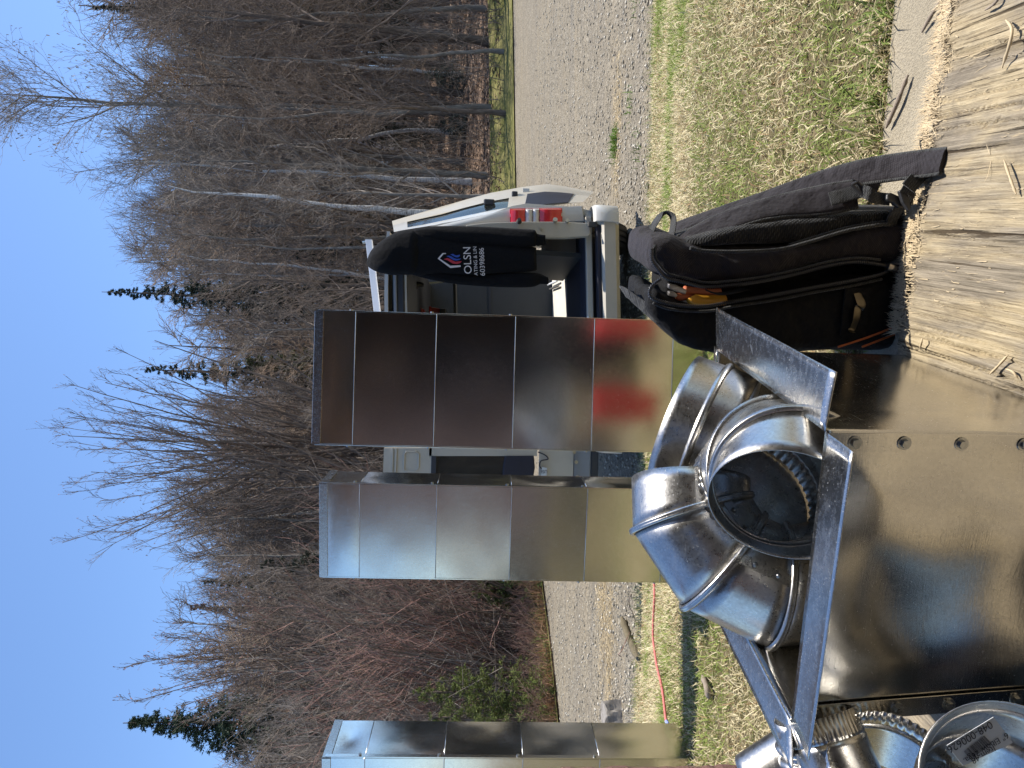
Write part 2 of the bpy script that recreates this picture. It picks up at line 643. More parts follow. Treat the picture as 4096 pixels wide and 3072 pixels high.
M['van_white'] = m_paint('white_van_paint', (.60, .58, .53))
M['van_beige'] = m_paint('dusty_inner_paint', (.50, .455, .37), .45, .5, .1)
M['bumper'] = m_paint('dusty_bumper', (.46, .42, .34), .42, .45, .2)
M['rack_white'] = m_paint('rack_paint', (.74, .76, .80), .35, .1, .3)
M['van_dark'] = simple('dark_trim', (.030, .033, .040), .5, nscale=20, bump=.001)
M['van_navy'] = simple('navy_door_pad', (.012, .013, .026), .55, nscale=15)
M['van_floor'] = simple('worn_van_floor', (.60, .56, .48), .7, var=.15, nscale=20, bump=.002)
M['van_mat'] = simple('dark_floor_mat', (.030, .034, .05), .5, nscale=20, bump=.002)
M['bulkhead'] = simple('grey_bulkhead', (.035, .039, .041), .6, nscale=12)
M['red_plastic'] = simple('red_plastic', (.45, .03, .03), .4, nscale=20)
M['white_label'] = simple('white_paper', (.62, .64, .64), .7, var=.05)
M['ink'] = simple('printing_ink', (.02, .02, .03), .7)
M['grey_ink'] = simple('grey_ink', (.25, .26, .27), .7)


def m_glass(name, c, rough=.02, tr=.9):
    t = NT(name)
    m = t.set(c, rough, 0)
    t.b.inputs['Transmission Weight'].default_value = tr
    t.b.inputs['IOR'].default_value = 1.45
    return m


M['tint_glass'] = m_glass('tinted_glass', (.13, .15, .145), .06)
M['tint_glass'].node_tree.nodes['Principled BSDF'].inputs['Specular IOR Level'].default_value = .15
M['dark_metal'] = simple('shaded_pipe_metal', (.10, .105, .11), .3, 1.0, nscale=30)
M['lens_red'] = m_paint('red_lens', (.60, .018, .025), .12, .05, 1.0)
M['lens_clear'] = m_paint('clear_lens', (.60, .58, .56), .12, .05, 1.0)
M['print_white'] = simple('white_print', (.62, .57, .55), .8, var=.1, nscale=60)
M['print_red'] = simple('red_print', (.42, .03, .045), .8)
M['print_blue'] = simple('blue_print', (.025, .07, .33), .8)
M['siding'] = m_paint('red_brown_siding', (.60, .385, .30), .75, .15, 0)
M['post_paint'] = simple('flaking_brown_paint', (.20, .105, .085), .85, var=.35, nscale=30, bump=.008)
M['dark_room'] = simple('garage_wall', (.012, .012, .014), .8)
M['deck'] = simple('deck_boards', (.13, .115, .10), .85, var=.3, nscale=12)
M['rope'] = simple('pink_rope', (.60, .17, .15), .75, var=.2, nscale=60, bump=.003)
M['rope_end'] = simple('blue_tape', (.30, .36, .75), .6)
M['stump'] = simple('weathered_log', (.24, .22, .195), .95, var=.8, nscale=22, bump=.02)
M['moss_log'] = simple('mossy_log', (.14, .115, .07), .95, var=.5, nscale=12, bump=.02)
M['roof'] = simple('roof_shingles', (.08, .075, .07), .9)
# ------------------------------------------------------------------ the ground
EX = np.array([-80, -12, -8, -4.99, -3.76, 0, 5.5, 10.9, 30, 90.])
EY = np.array([0, 4.5, 7.6, 10.9, 13.8, 18.5, 20, 21, 24, 32.])


def y_edge(x):
    return np.interp(x, EX, EY)


LAWN_Y = 5.85


def G(x, y):
    x = np.asarray(x, float); y = np.asarray(y, float)
    base = -.06 + .40 * (1 - sstep(2.6, LAWN_Y + .1, y))
    q = .6 * x + .8 * y - 8
    rise = .046 * np.minimum(np.log1p(np.exp(np.clip(q * 1.5, -30, 30))) / 1.5, 26)
    rise = rise * sstep(-6, 0, x + .3 * y - 2)
    s = np.clip(y - y_edge(x), 0, 140)
    w = .035 + .125 * sstep(-4, 6, x)
    hill = w * s * sstep(0, 3, s) + .12 * (vnoise(x * .5, y * .5) - .5) * sstep(1, 6, s)
    return base + rise + hill


def Gf(x, y):
    return float(G(x, y))


def sheet(name, xs, ys, zfun, mat, keep=None, kind='structure'):
    X, Y = np.meshgrid(xs, ys, indexing='ij')
    V = np.stack([X, Y, zfun(X, Y)], -1).reshape(-1, 3)
    idx = np.arange(X.size).reshape(X.shape)
    Fq = np.stack([idx[:-1, :-1], idx[1:, :-1], idx[1:, 1:], idx[:-1, 1:]], -1).reshape(-1, 4)
    if keep is not None:
        k = keep(X, Y).reshape(-1)
        Fq = Fq[k[Fq].all(1)]
    o = link(name, mesh_np(name, V, Fq, mat))
    o['kind'] = kind
    return o


def warp_sheet(name, xs, y0, y1, n, zfun, mat):
    """rows run from y0(x) to y1(x), so that the borders are exact curves"""
    X = np.repeat(xs[:, None], n + 1, 1)
    T = np.linspace(0, 1, n + 1)[None, :]
    Y = y0(xs)[:, None] * (1 - T) + y1(xs)[:, None] * T
    V = np.stack([X, Y, zfun(X, Y)], -1).reshape(-1, 3)
    idx = np.arange(X.size).reshape(X.shape)
    Fq = np.stack([idx[:-1, :-1], idx[1:, :-1], idx[1:, 1:], idx[:-1, 1:]], -1).reshape(-1, 4)
    o = link(name, mesh_np(name, V, Fq, mat))
    o['kind'] = 'structure'
    return o


def slab_y(x):
    return 1.64 - .132 * np.asarray(x, float)


def lawn_edge(x):
    x = np.asarray(x, float)
    return LAWN_Y + .16 * (fbm(x * 1.3, x * 0 + 3.3, 4) - .5) * 2 + .05 * np.sin(x * 9)


def drive_edge(x):
    x = np.asarray(x, float)
    return y_edge(x) + .10 * (fbm(x * 1.5, x * 0 + 9.1, 4) - .5)


gx = np.concatenate([np.linspace(-160, -30, 27)[:-1], np.linspace(-30, 40, 141)[:-1], np.linspace(40, 200, 33)])
gy = np.concatenate([np.linspace(-80, -6, 20)[:-1], np.linspace(-6, 60, 133)[:-1], np.linspace(60, 400, 60)])


def g_under(x, y):
    s = y - y_edge(x)
    return G(x, y) - .07 * (1 - sstep(-.5, .4, s))


sheet('ground', gx, gy, g_under, M['litter'])
xs_d = np.concatenate([np.linspace(-40, -6, 35)[:-1], np.linspace(-6, 8, 113)[:-1], np.linspace(8, 80, 60)])
warp_sheet('gravel_drive', xs_d, lambda x: np.minimum(lawn_edge(x) - .35, y_edge(x) - .3), drive_edge, 90, lambda x, y: G(x, y), M['gravel'])
xs_v = np.linspace(-14, 60, 240)
warp_sheet('grass_verge', xs_v, lambda x: drive_edge(x) - .12, lambda x: drive_edge(x) + .18 + 2.9 * sstep(-3.5, 3, x) + .5 * (fbm(x * .6, x * 0) - .4), 14, lambda x, y: G(x, y) + .035, M['verge'])
xs_l = np.concatenate([np.linspace(-40, -5, 30)[:-1], np.linspace(-5, 6, 180)[:-1], np.linspace(6, 40, 30)])


def lawn_z(x, y):
    return G(x, y) + .018 + .035 * (fbm(x * 2.2, y * 2.2, 4) - .5) - .06 * sstep(LAWN_Y - .30, LAWN_Y + .02, y)


warp_sheet('lawn', xs_l, lambda x: np.full_like(x, -14.0), lambda x: np.full_like(x, 1.0), 12, lambda x, y: x * 0 + .33, M['lawn_soil'])
warp_sheet('lawn', xs_l, lambda x: np.full_like(x, 0.98), lambda x: lawn_edge(x) + .12, 80, lawn_z, M['lawn_soil'])


def blades(name, n, region, h, w, colfun, lean, seed, zfun=None, label=None, mat=None):
    """n bent blades of three triangles each; one countless mass"""
    r = np.random.RandomState(seed)
    x, y = region(r, n)
    n = len(x)
    z = (zfun or lawn_z)(x, y)
    az = r.rand(n) * 2 * np.pi
    el = lean(r, n, x, y)
    L = h(r, n, x, y)
    W = w(r, n, x, y) * .5
    d = np.stack([np.cos(az) * np.cos(el), np.sin(az) * np.cos(el), np.sin(el)], -1)
    side = np.stack([-np.sin(az), np.cos(az), np.zeros(n)], -1)
    tw = r.randn(n, 3) * .35
    side = side + tw * .6; side /= np.linalg.norm(side, axis=1, keepdims=True)
    p0 = np.stack([x, y, z - .004], -1)
    p1 = p0 + d * (L * .5)[:, None]
    bend = np.stack([r.randn(n) * .4, r.randn(n) * .4, -.25 - .5 * r.rand(n)], -1)
    d2 = d + bend; d2 /= np.linalg.norm(d2, axis=1, keepdims=True)
    p2 = p1 + d2 * (L * .5)[:, None]
    p2[:, 2] = np.maximum(p2[:, 2], z + .002)
    s = side * W[:, None]
    V = np.stack([p0 - s, p0 + s, p1 - s * .9, p1 + s * .9, p2], 1).reshape(-1, 3)
    b = np.arange(n)[:, None] * 5
    Fq = b + np.array([0, 1, 3, 2])
    Ft = b + np.array([2, 3, 4])
    me = mesh_np(name, V, [Fq, Ft], mat or M['blade'], smooth=False)
    c = np.clip(colfun(r, n, x, y), 0, 1)
    at = me.attributes.new('tint', 'FLOAT_COLOR', 'POINT')
    cc = np.ones((n, 5, 4), np.float32); cc[:, :, :3] = c[:, None, :]
    at.data.foreach_set('color', cc.ravel())
    o = link(name, me)
    o['kind'] = 'stuff'
    if label: o['label'] = label
    return o


def lawn_region(r, n):
    y = np.sqrt(r.rand(n) * (5.95 ** 2 - 1.3 ** 2) + 1.3 ** 2)
    x = (r.rand(n) * 2 - 1) * (.66 * y + .25)
    keep = (y > slab_y(x) - .02) & (y < lawn_edge(x) + .1) & (r.rand(n) < np.clip((7.5 / y) ** 1.2 / 3.6, .25, 1))
    return x[keep], y[keep]


def green_amt(x, y):
    g = fbm(x * 1.1 + 5, y * 1.4, 4)
    edge = sstep(4.4, 5.6, y) * .10 * sstep(.2, 1.5, x) + .07 * sstep(-.2, -1.0, x) * sstep(2.6, 1.8, y)
    h = vnoise(x * 3.1 + 9, y * 3.7)
    return np.clip((g - .45) * 4.5, 0, 1) * (.45 + .6 * h) + edge + .09


def lawn_col(r, n, x, y):
    v = r.rand(n)[:, None]
    straw = np.array([.46, .385, .205]) * (1 - v) + np.array([.82, .72, .47]) * v
    brown = np.array([.24, .16, .08])
    straw = np.where((r.rand(n) < .13)[:, None], brown * (1 + v), straw)
    v2 = r.rand(n)[:, None]
    green = np.array([.14, .20, .04]) * (1 - v2) + np.array([.34, .40, .10]) * v2
    g = r.rand(n) < green_amt(x, y)
    return np.where(g[:, None], green, straw)


blades('grass', 330000, lawn_region,
       lambda r, n, x, y: (.020 + .046 * r.rand(n) ** 1.6) * (1 + .25 * (y > 3.5)),
       lambda r, n, x, y: (.0018 + .0021 * r.rand(n)) * (1 + .25 * np.clip(y - 2.5, 0, 3)),
       lawn_col, lambda r, n, x, y: np.radians(8 + 62 * r.rand(n) ** 1.4), 5,
       label='matted straw-coloured lawn grass with green blades')


def tall_region(r, n):
    x = (r.rand(n) * 2 - 1) * 3.0
    k = r.rand(n)
    y = np.where(k < .55, slab_y(x) + np.abs(r.randn(n)) * .06, lawn_edge(x) - np.abs(r.randn(n)) * .12)
    return x, y


blades('tall_grass', 9000, tall_region,
       lambda r, n, x, y: .05 + .09 * r.rand(n) ** 2, lambda r, n, x, y: .0026 + .002 * r.rand(n),
       lambda r, n, x, y: np.where((r.rand(n) < .55)[:, None], np.array([.16, .22, .05]) * (.7 + .7 * r.rand(n)[:, None]), np.array([.62, .52, .32]) * (.6 + .5 * r.rand(n)[:, None])),
       lambda r, n, x, y: np.radians(20 + 60 * r.rand(n)), 6, label='longer grass along the slab and the drive')


# straw lying in the drive, loose stones, leaves on the forest floor
def straw_region(r, n):
    k = r.rand(n)
    c = np.array([(-2.1, 7.4), (-2.5, 7.0), (-1.7, 7.7), (2.55, 7.25)])
    i = r.randint(0, len(c), n)
    return c[i, 0] + r.randn(n) * .38, c[i, 1] + r.randn(n) * .11


blades('dry_straw', 3400, straw_region, lambda r, n, x, y: .05 + .06 * r.rand(n), lambda r, n, x, y: .006 + .004 * r.rand(n),
       lambda r, n, x, y: np.array([.52, .42, .26]) * (.6 + .6 * r.rand(n)[:, None]), lambda r, n, x, y: np.radians(12 * r.rand(n)), 7,
       zfun=lambda x, y: G(x, y) + .004, label='dry straw scattered over the gravel')


def tuft_region(r, n):
    c = np.array([(2.42, 7.33), (2.55, 6.62), (2.0, 6.2), (3.4, 6.4)])
    i = r.choice(4, n, p=[.72, .12, .08, .08])
    return c[i, 0] + r.randn(n) * .085, c[i, 1] + r.randn(n) * .06


blades('grass_tuft', 330, tuft_region, lambda r, n, x, y: .05 + .07 * r.rand(n), lambda r, n, x, y: .005 + .003 * r.rand(n),
       lambda r, n, x, y: np.array([.11, .19, .03]) * (.6 + .9 * r.rand(n)[:, None]), lambda r, n, x, y: np.radians(25 + 60 * r.rand(n)), 8,
       zfun=lambda x, y: G(x, y), label='green grass tufts growing in the gravel')


def scatter_stones():
    r = np.random.RandomState(9)
    n = 17000
    y = 5.6 + 9.5 * r.rand(n) ** 1.7
    x = (r.rand(n) * 2 - 1) * (.62 * y + .3)
    k = (y < drive_edge(x) - .1) & (y > lawn_edge(x) - .1)
    x, y = x[k], y[k]; n = len(x)
    s = .006 + .016 * r.rand(n) ** 3
    z = G(x, y) + s * .25
    base = np.array([(1, 0, 0), (-1, 0, 0), (0, 1, 0), (0, -1, 0), (0, 0, 1), (0, 0, -1)], float)
    V = base[None] * s[:, None, None] * (.7 + .6 * r.rand(n, 6, 1)) * np.array([1, 1, .65])
    a = r.rand(n) * 6.28
    R = np.stack([np.stack([np.cos(a), -np.sin(a), a * 0], -1), np.stack([np.sin(a), np.cos(a), a * 0], -1), np.stack([a * 0, a * 0, a * 0 + 1], -1)], 1)
    V = np.einsum('nij,nkj->nki', R, V) + np.stack([x, y, z], -1)[:, None]
    T = np.array([(0, 2, 4), (2, 1, 4), (1, 3, 4), (3, 0, 4), (2, 0, 5), (1, 2, 5), (3, 1, 5), (0, 3, 5)])
    Fq = (np.arange(n)[:, None, None] * 6 + T[None]).reshape(-1, 3)
    me = mesh_np('gravel', V.reshape(-1, 3), Fq, M['stone'], smooth=False)
    v = r.rand(n) ** 1.6
    c = np.array([.18, .16, .125])[None] * (1 - v[:, None]) + np.array([.62, .57, .47])[None] * v[:, None]
    at = me.attributes.new('tint', 'FLOAT_COLOR', 'POINT')
    cc = np.ones((n, 6, 4), np.float32); cc[:, :, :3] = c[:, None]
    at.data.foreach_set('color', cc.ravel())
    o = link('gravel', me); o['kind'] = 'stuff'; o['label'] = 'loose grey stones lying on the drive'


scatter_stones()


def leaf_region(r, n):
    x = -2 + 34 * r.rand(n)
    y = y_edge(x) + 2.0 + 26 * r.rand(n) ** 1.3
    return x, y


blades('fallen_leaves', 20000, leaf_region, lambda r, n, x, y: .09 + .09 * r.rand(n), lambda r, n, x, y: .07 + .05 * r.rand(n),
       lambda r, n, x, y: np.array([.40, .285, .20]) * (.35 + .9 * r.rand(n)[:, None]), lambda r, n, x, y: np.radians(35 * r.rand(n)), 12,
       zfun=lambda x, y: G(x, y) + .02, label='dry brown leaves covering the forest floor', mat=M['leaf'])


def edge_region(r, n):
    x = -9 + 6.2 * r.rand(n)
    return x, drive_edge(x) + .02 + np.abs(r.randn(n)) * .35


blades('dry_stems', 7000, edge_region, lambda r, n, x, y: .10 + .38 * r.rand(n) ** 2, lambda r, n, x, y: .008 + .006 * r.rand(n),
       lambda r, n, x, y: np.where((r.rand(n) < .22)[:, None], np.array([.20, .25, .07]), np.array([.40, .25, .15])) * (.5 + .8 * r.rand(n)[:, None]), lambda r, n, x, y: np.radians(35 + 55 * r.rand(n)), 14,
       zfun=lambda x, y: G(x, y) + .03, label='rusty dry stems and grass along the left edge of the drive')
# ------------------------------------------------------------------ the forest
def tubes_np(Pts, R, k):
    """Pts (B,n,3), R (B,n) -> verts, quads"""
    B, n, _ = Pts.shape
    T = np.gradient(Pts, axis=1)
    T /= np.linalg.norm(T, axis=2, keepdims=True) + 1e-9
    ref = np.where(np.abs(T[:, :1, 2:3]) < .9, np.array([0, 0, 1.]), np.array([1., 0, 0]))
    A = np.cross(T, np.broadcast_to(ref, T.shape)); A /= np.linalg.norm(A, axis=2, keepdims=True) + 1e-9
    Bn = np.cross(T, A)
    ang = 2 * np.pi * np.arange(k) / k
    ring = A[:, :, None] * np.cos(ang)[None, None, :, None] + Bn[:, :, None] * np.sin(ang)[None, None, :, None]
    V = Pts[:, :, None] + ring * R[:, :, None, None]
    idx = np.arange(B * n * k).reshape(B, n, k)
    nx = np.roll(idx, -1, axis=2)
    Fq = np.stack([idx[:, :-1], nx[:, :-1], nx[:, 1:], idx[:, 1:]], -1).reshape(-1, 4)
    return V.reshape(-1, 3), Fq


def grow(r, Pts, R, m, t0, t1, length, spread, up, n, wig, rad, rmin, taper=.15, tlen=None):
    """m children on every parent polyline"""
    B, pn, _ = Pts.shape
    t = t0 + (t1 - t0) * ((np.arange(m)[None] + r.rand(B, m)) / m)
    f = t * (pn - 1); i = np.clip(f.astype(int), 0, pn - 2); u = (f - i)[..., None]
    bi = np.arange(B)[:, None]
    S = Pts[bi, i] * (1 - u) + Pts[bi, i + 1] * u
    D = Pts[bi, i + 1] - Pts[bi, i]; D /= np.linalg.norm(D, axis=-1, keepdims=True) + 1e-9
    pr = R[bi, i] * (1 - u[..., 0]) + R[bi, i + 1] * u[..., 0]
    rv = r.randn(B, m, 3); rv -= D * (rv * D).sum(-1, keepdims=True)
    rv /= np.linalg.norm(rv, axis=-1, keepdims=True) + 1e-9
    a = np.radians(spread[0] + (spread[1] - spread[0]) * r.rand(B, m))[..., None]
    d = D * np.cos(a) + rv * np.sin(a)
    L = (length(t, r, (B, m)))[..., None]
    C = B * m
    d = d.reshape(C, 3); L = L.reshape(C, 1); S = S.reshape(C, 3)
    out = np.zeros((C, n, 3)); out[:, 0] = S
    cur = d.copy()
    for q in range(1, n):
        cur = cur + np.array([0, 0, up]) + r.randn(C, 3) * wig
        cur /= np.linalg.norm(cur, axis=1, keepdims=True)
        out[:, q] = out[:, q - 1] + cur * L / (n - 1)
    r0 = np.maximum(np.minimum(pr.reshape(C) * .75, rad * L[:, 0]), rmin)
    rr = r0[:, None] * np.linspace(1, taper, n)[None]
    return out, np.maximum(rr, rmin * .6)


def trunk_line(r, h, lean, wob, n=14, curve=0.0):
    t = np.linspace(0, 1, n)
    a = r.rand() * 6.28
    off = np.cumsum(r.randn(n, 2) * wob, 0); off -= off[0]
    x = np.sin(a) * lean * t * h + off[:, 0] + curve * h * (t ** 2)
    y = np.cos(a) * lean * t * h + off[:, 1]
    return np.stack([x, y, t * h - .1], -1)[None]


def tree_meshes(name, seed, h, r0, kind='broad', mats=('bark', 'twig'), dens=1.0, lean=.03, curve=0.0, fork=0.35, wob=.05):
    r = np.random.RandomState(seed)
    n = 14
    tr = trunk_line(r, h, lean, wob, n, curve)
    rr = (r0 * (1 - np.linspace(0, 1, n)) ** .8 + .012)[None]
    rr[0, 0] *= 1.35
    V, Fq = tubes_np(tr, rr, 8)
    trunk = mesh_np('trunk', V, Fq, M[mats[0]])
    vs_, fs_ = [], []
    off = 0

    def put(Pt, Rr, k):
        nonlocal off
        V, Fq = tubes_np(Pt, Rr, k)
        vs_.append(V); fs_.append(Fq + off); off += len(V)

    if kind == 'broad':
        L1, R1 = grow(r, tr, rr, int(20 * dens), fork, .97, lambda t, r_, s: h * (.13 + .30 * (1 - t)) * (.7 + .6 * r_.rand(*s)), (28, 58), .10, 7, .10, .012, .018)
    elif kind == 'fan':
        L1, R1 = grow(r, tr, rr, int(24 * dens), .05, .85, lambda t, r_, s: h * (.42 + .38 * (1 - t)) * (.8 + .4 * r_.rand(*s)), (14, 38), .07, 8, .05, .008, .018)
    elif kind == 'tall':
        L1, R1 = grow(r, tr, rr, int(16 * dens), fork, .98, lambda t, r_, s: h * (.08 + .26 * (1 - t)) * (.6 + .8 * r_.rand(*s)), (25, 65), .12, 7, .14, .012, .02)
    elif kind == 'poor':
        L1, R1 = grow(r, tr, rr, int(22 * dens), fork, .98, lambda t, r_, s: h * (.05 + .14 * (1 - t)) * (.5 + .9 * r_.rand(*s)), (35, 80), .04, 6, .14, .010, .014)
    put(L1, R1, 5)
    sc = {'broad': 1.0, 'fan': .75, 'tall': 1.0, 'poor': .8}[kind]
    L2, R2 = grow(r, L1, R1, 8, .15, 1.0, lambda t, r_, s: h * .085 * sc * (.5 + .9 * r_.rand(*s)) * (1.2 - .5 * t), (22, 55) if kind != 'fan' else (10, 30), .10, 5, .12, .010, .011)
    put(L2, R2, 4)
    L3, R3 = grow(r, L2, R2, 5, .2, 1.0, lambda t, r_, s: h * .042 * sc * (.5 + .9 * r_.rand(*s)), (20, 55) if kind != 'fan' else (10, 32), .08, 4, .14, .010, .0075)
    put(L3, R3, 3)
    if kind in ('broad', 'fan', 'tall'):
        L4, R4 = grow(r, L3, R3, 2, .3, 1.0, lambda t, r_, s: h * .022 * (.5 + .9 * r_.rand(*s)), (20, 50), .08, 3, .12, .010, .0065)
        put(L4, R4, 3)
        tips = L4
    else:
        tips = L3
    crown = mesh_np('crown', np.concatenate(vs_), np.concatenate(fs_), M[mats[1]])
    return trunk, crown, tips


def catkins(tips, seed, share, size, col):
    r = np.random.RandomState(seed)
    e = tips[r.rand(len(tips)) < share]
    p = e[:, -1]; n = len(p)
    d = np.stack([r.randn(n) * .3, r.randn(n) * .3, -1 + 0 * p[:, 0]], -1)
    s = np.stack([r.randn(n), r.randn(n), r.randn(n) * .2], -1); s /= np.linalg.norm(s, axis=1, keepdims=True)
    L = size * (.6 + .8 * r.rand(n))[:, None]
    V = np.stack([p - s * L * .16, p + s * L * .16, p + d * L * .6 + s * L * .2, p + d * L], 1).reshape(-1, 3)
    Fq = np.arange(n)[:, None] * 4 + np.array([0, 1, 2, 3])
    me = mesh_np('catkins', V, Fq, M['leaf'], smooth=False)
    c = np.array(col)[None] * (.6 + .7 * r.rand(n, 1))
    cc = np.ones((n, 4, 4), np.float32); cc[:, :, :3] = c[:, None]
    at = me.attributes.new('tint', 'FLOAT_COLOR', 'POINT'); at.data.foreach_set('color', cc.ravel())
    return me


def spruce_meshes(seed, h, w, col=(.035, .06, .035), bare=.12, rows=None, ragged=.35, nw=.2):
    r = np.random.RandomState(seed)
    n = 12
    tr = trunk_line(r, h, .01, .015, n)
    rr = (.012 * h * (1 - np.linspace(0, 1, n)) + .012)[None]
    V, Fq = tubes_np(tr, rr, 7)
    trunk = mesh_np('trunk', V, Fq, M['bark_dark'])
    nb = rows or int(70 + 11 * h)
    L1, R1 = grow(r, tr, rr, nb, bare, .985, lambda t, r_, s: w * (1.0 - t) ** .95 * (1 - ragged + 2 * ragged * r_.rand(*s)) + .05, (70, 108), -.02, 5, .05, .012, .008)
    Vb, Fb = tubes_np(L1, R1, 4)
    trunk_b = (Vb, Fb)
    # needle sprays: many small blades along twigs
    L2, R2 = grow(r, L1, R1, 14, .1, 1.0, lambda t, r_, s: .17 * w * (.6 + .8 * r_.rand(*s)) * (1.4 - t) + .06, (25, 60), -.05, 3, .1, .01, .004)
    fac = np.clip(np.linalg.norm(L1[:, -1] - L1[:, 0], axis=1) / (.55 * w), .22, 1)
    fac = np.repeat(fac, 14)[:, None, None]
    L2 = L2[:, :1] + (L2 - L2[:, :1]) * fac
    C = len(L2)
    k = 7
    t = r.rand(C, k)
    f = t * 2; i = np.clip(f.astype(int), 0, 1); u = (f - i)[..., None]
    bi = np.arange(C)[:, None]
    p = (L2[bi, i] * (1 - u) + L2[bi, i + 1] * u).reshape(-1, 3)
    N = len(p)
    d = r.randn(N, 3) + np.array([0, 0, .25]); d /= np.linalg.norm(d, axis=1, keepdims=True)
    s = np.cross(d, r.randn(N, 3)); s /= np.linalg.norm(s, axis=1, keepdims=True) + 1e-9
    fn_ = np.repeat(fac[:, 0, 0], k)[:, None] ** .5
    L = fn_ * (.06 + .06 * r.rand(N))[:, None] * (h / 9) ** .5 * 1.25
    Vn = np.stack([p - s * L * nw, p + s * L * nw, p + d * L], 1).reshape(-1, 3)
    Fn = np.arange(N)[:, None] * 3 + np.array([0, 1, 2])
    me = mesh_np('crown', np.concatenate([Vn, Vb]), [Fn, Fb + len(Vn)], M['needle'], smooth=False)
    c = np.array(col)[None] * (.55 + .9 * r.rand(N, 1)) * np.array([1, 1, 1])
    cc = np.ones((len(Vn) + len(Vb), 4), np.float32)
    cc[:len(Vn), :3] = np.repeat(c, 3, 0)
    cc[len(Vn):, :3] = (.07, .055, .04)
    at = me.attributes.new('tint', 'FLOAT_COLOR', 'POINT'); at.data.foreach_set('color', cc.ravel())
    return trunk, me


def shrub_meshes(seed, h, stems, spread, mats=('bark_dark', 'twig_red'), base=.3, arch=.06, d2=9, d3=3):
    r = np.random.RandomState(seed)
    n = 9
    a = r.rand(stems) * 6.28; rad = base * np.sqrt(r.rand(stems))
    out = np.zeros((stems, n, 3))
    out[:, 0] = np.stack([np.cos(a) * rad, np.sin(a) * rad, -.05 + 0 * a], -1)
    ang = np.radians(spread * r.rand(stems) ** .7)
    d = np.stack([np.cos(a) * np.sin(ang), np.sin(a) * np.sin(ang), np.cos(ang)], -1)
    L = h * (.6 + .45 * r.rand(stems))[:, None]
    for q in range(1, n):
        d = d + r.randn(stems, 3) * .06 + np.stack([np.cos(a) * arch, np.sin(a) * arch, 0 * a], -1) * .4
        d /= np.linalg.norm(d, axis=1, keepdims=True)
        out[:, q] = out[:, q - 1] + d * L / (n - 1)
    R0 = (.010 + .028 * r.rand(stems) ** 2)[:, None] * (h / 4) ** .6 * np.linspace(1, .2, n)[None]
    V, Fq = tubes_np(out, R0, 5)
    stemm = mesh_np('stems', V, Fq, M[mats[0]])
    L2, R2 = grow(r, out, R0, d2, .15, 1.0, lambda t, r_, s: h * .24 * (.4 + .9 * r_.rand(*s)) * (1.2 - .6 * t), (14, 45), .05, 5, .10, .008, .007)
    V2, F2 = tubes_np(L2, R2, 3)
    L3, R3 = grow(r, L2, R2, d3, .2, 1.0, lambda t, r_, s: h * .09 * (.4 + .9 * r_.rand(*s)), (14, 45), .05, 4, .10, .008, .0055)
    V3, F3 = tubes_np(L3, R3, 3)
    crown = mesh_np('crown', np.concatenate([V2, V3]), np.concatenate([F2, F3 + len(V2)]), M[mats[1]])
    return stemm, crown, L3


def plant(kind_name, parts, x, y, label, cat='tree', group=None, rz=0.0, sc=1.0, z=None):
    """a tree as an Empty with its parts; parts = [(part name, mesh)]"""
    root = bpy.data.objects.new(kind_name, None)
    root.empty_display_size = .3
    COL.objects.link(root)
    tag(root, label, cat, group)
    for pn, me in parts:
        o = bpy.data.objects.new(pn, me); COL.objects.link(o); o.parent = root
    root.location = (x, y, Gf(x, y) if z is None else z)
    root.rotation_euler = (0, 0, rz)
    root.scale = (sc, sc, sc)
    return root


rng = random.Random(4)


def at_u(u, y):
    return (P(u, 500, y).x, y)


def h_at(v, y, x):
    """tree height for a top seen at row v"""
    return P(384, v, y).z - Gf(x, y) + (0)


# trees that stand out, one by one -------------------------------------------------
def mesh_top(me):
    co = np.empty(len(me.vertices) * 3, np.float32); me.vertices.foreach_get('co', co)
    return float(np.sort(co[2::3])[-12])


def hero(u, v_top, y, kind_name, meshes_fn, label, rz=0.0):
    x, y = at_u(u, y)
    h = (P(u, v_top, y)).z - Gf(x, y)
    parts = meshes_fn(h)
    hm = max(mesh_top(me) for _, me in parts)
    return plant(kind_name, parts, x, y, label, rz=rz, sc=h / hm)


def mk(kind, mats, r0, seed, dens=1.0, ck=None, **kw):
    def f(h):
        t, c, tips = tree_meshes('t', seed, h, r0, kind, mats, dens, **kw)
        out = [('trunk', t), ('crown', c)]
        if ck: out.append(('catkins', catkins(tips, seed, *ck)))
        return out
    return f


hero(655, -70, 29, 'poplar', mk('tall', ('bark', 'twig'), .20, 21, 1.9, (.9, .11, (.34, .29, .22)), fork=.42, lean=.01), 'tallest bare tree, hung with pale catkins, rising past the top of the sky')
hero(585, 50, 27, 'birch_tree', mk('broad', ('birch', 'twig'), .12, 22, 1.9, fork=.30, lean=.04), 'wide bare crown left of the tallest tree, fine grey twigs against blue sky')
hero(548, 150, 22, 'birch_tree', mk('poor', ('birch', 'twig'), .12, 23, .8, fork=.45, curve=.05, lean=.02), 'white birch trunk bending up behind the black hoodie')
hero(515, 108, 32, 'birch_tree', mk('broad', ('birch', 'twig'), .10, 24, 1.6, fork=.35), 'pale birch with leaning white limbs between poplar and dark spruce spire')
hero(325, 45, 23, 'willow', mk('fan', ('bark_dark', 'twig_brown'), .13, 25, 2.1, (.5, .07, (.25, .14, .10))), 'broad fan of upright bare stems above the tall middle duct', rz=.4)
hero(275, 70, 21.5, 'willow', mk('fan', ('bark_dark', 'twig_brown'), .11, 35, 1.8, (.5, .07, (.25, .14, .10))), 'lower fan of bare stems beside the broad willow, above the gap between ducts', rz=1.4)
hero(262, 150, 24, 'birch_tree', mk('broad', ('birch', 'twig'), .10, 26, 1.5, fork=.2, lean=.05, wob=.10), 'white stemmed birch above the right part of the middle-left duct')
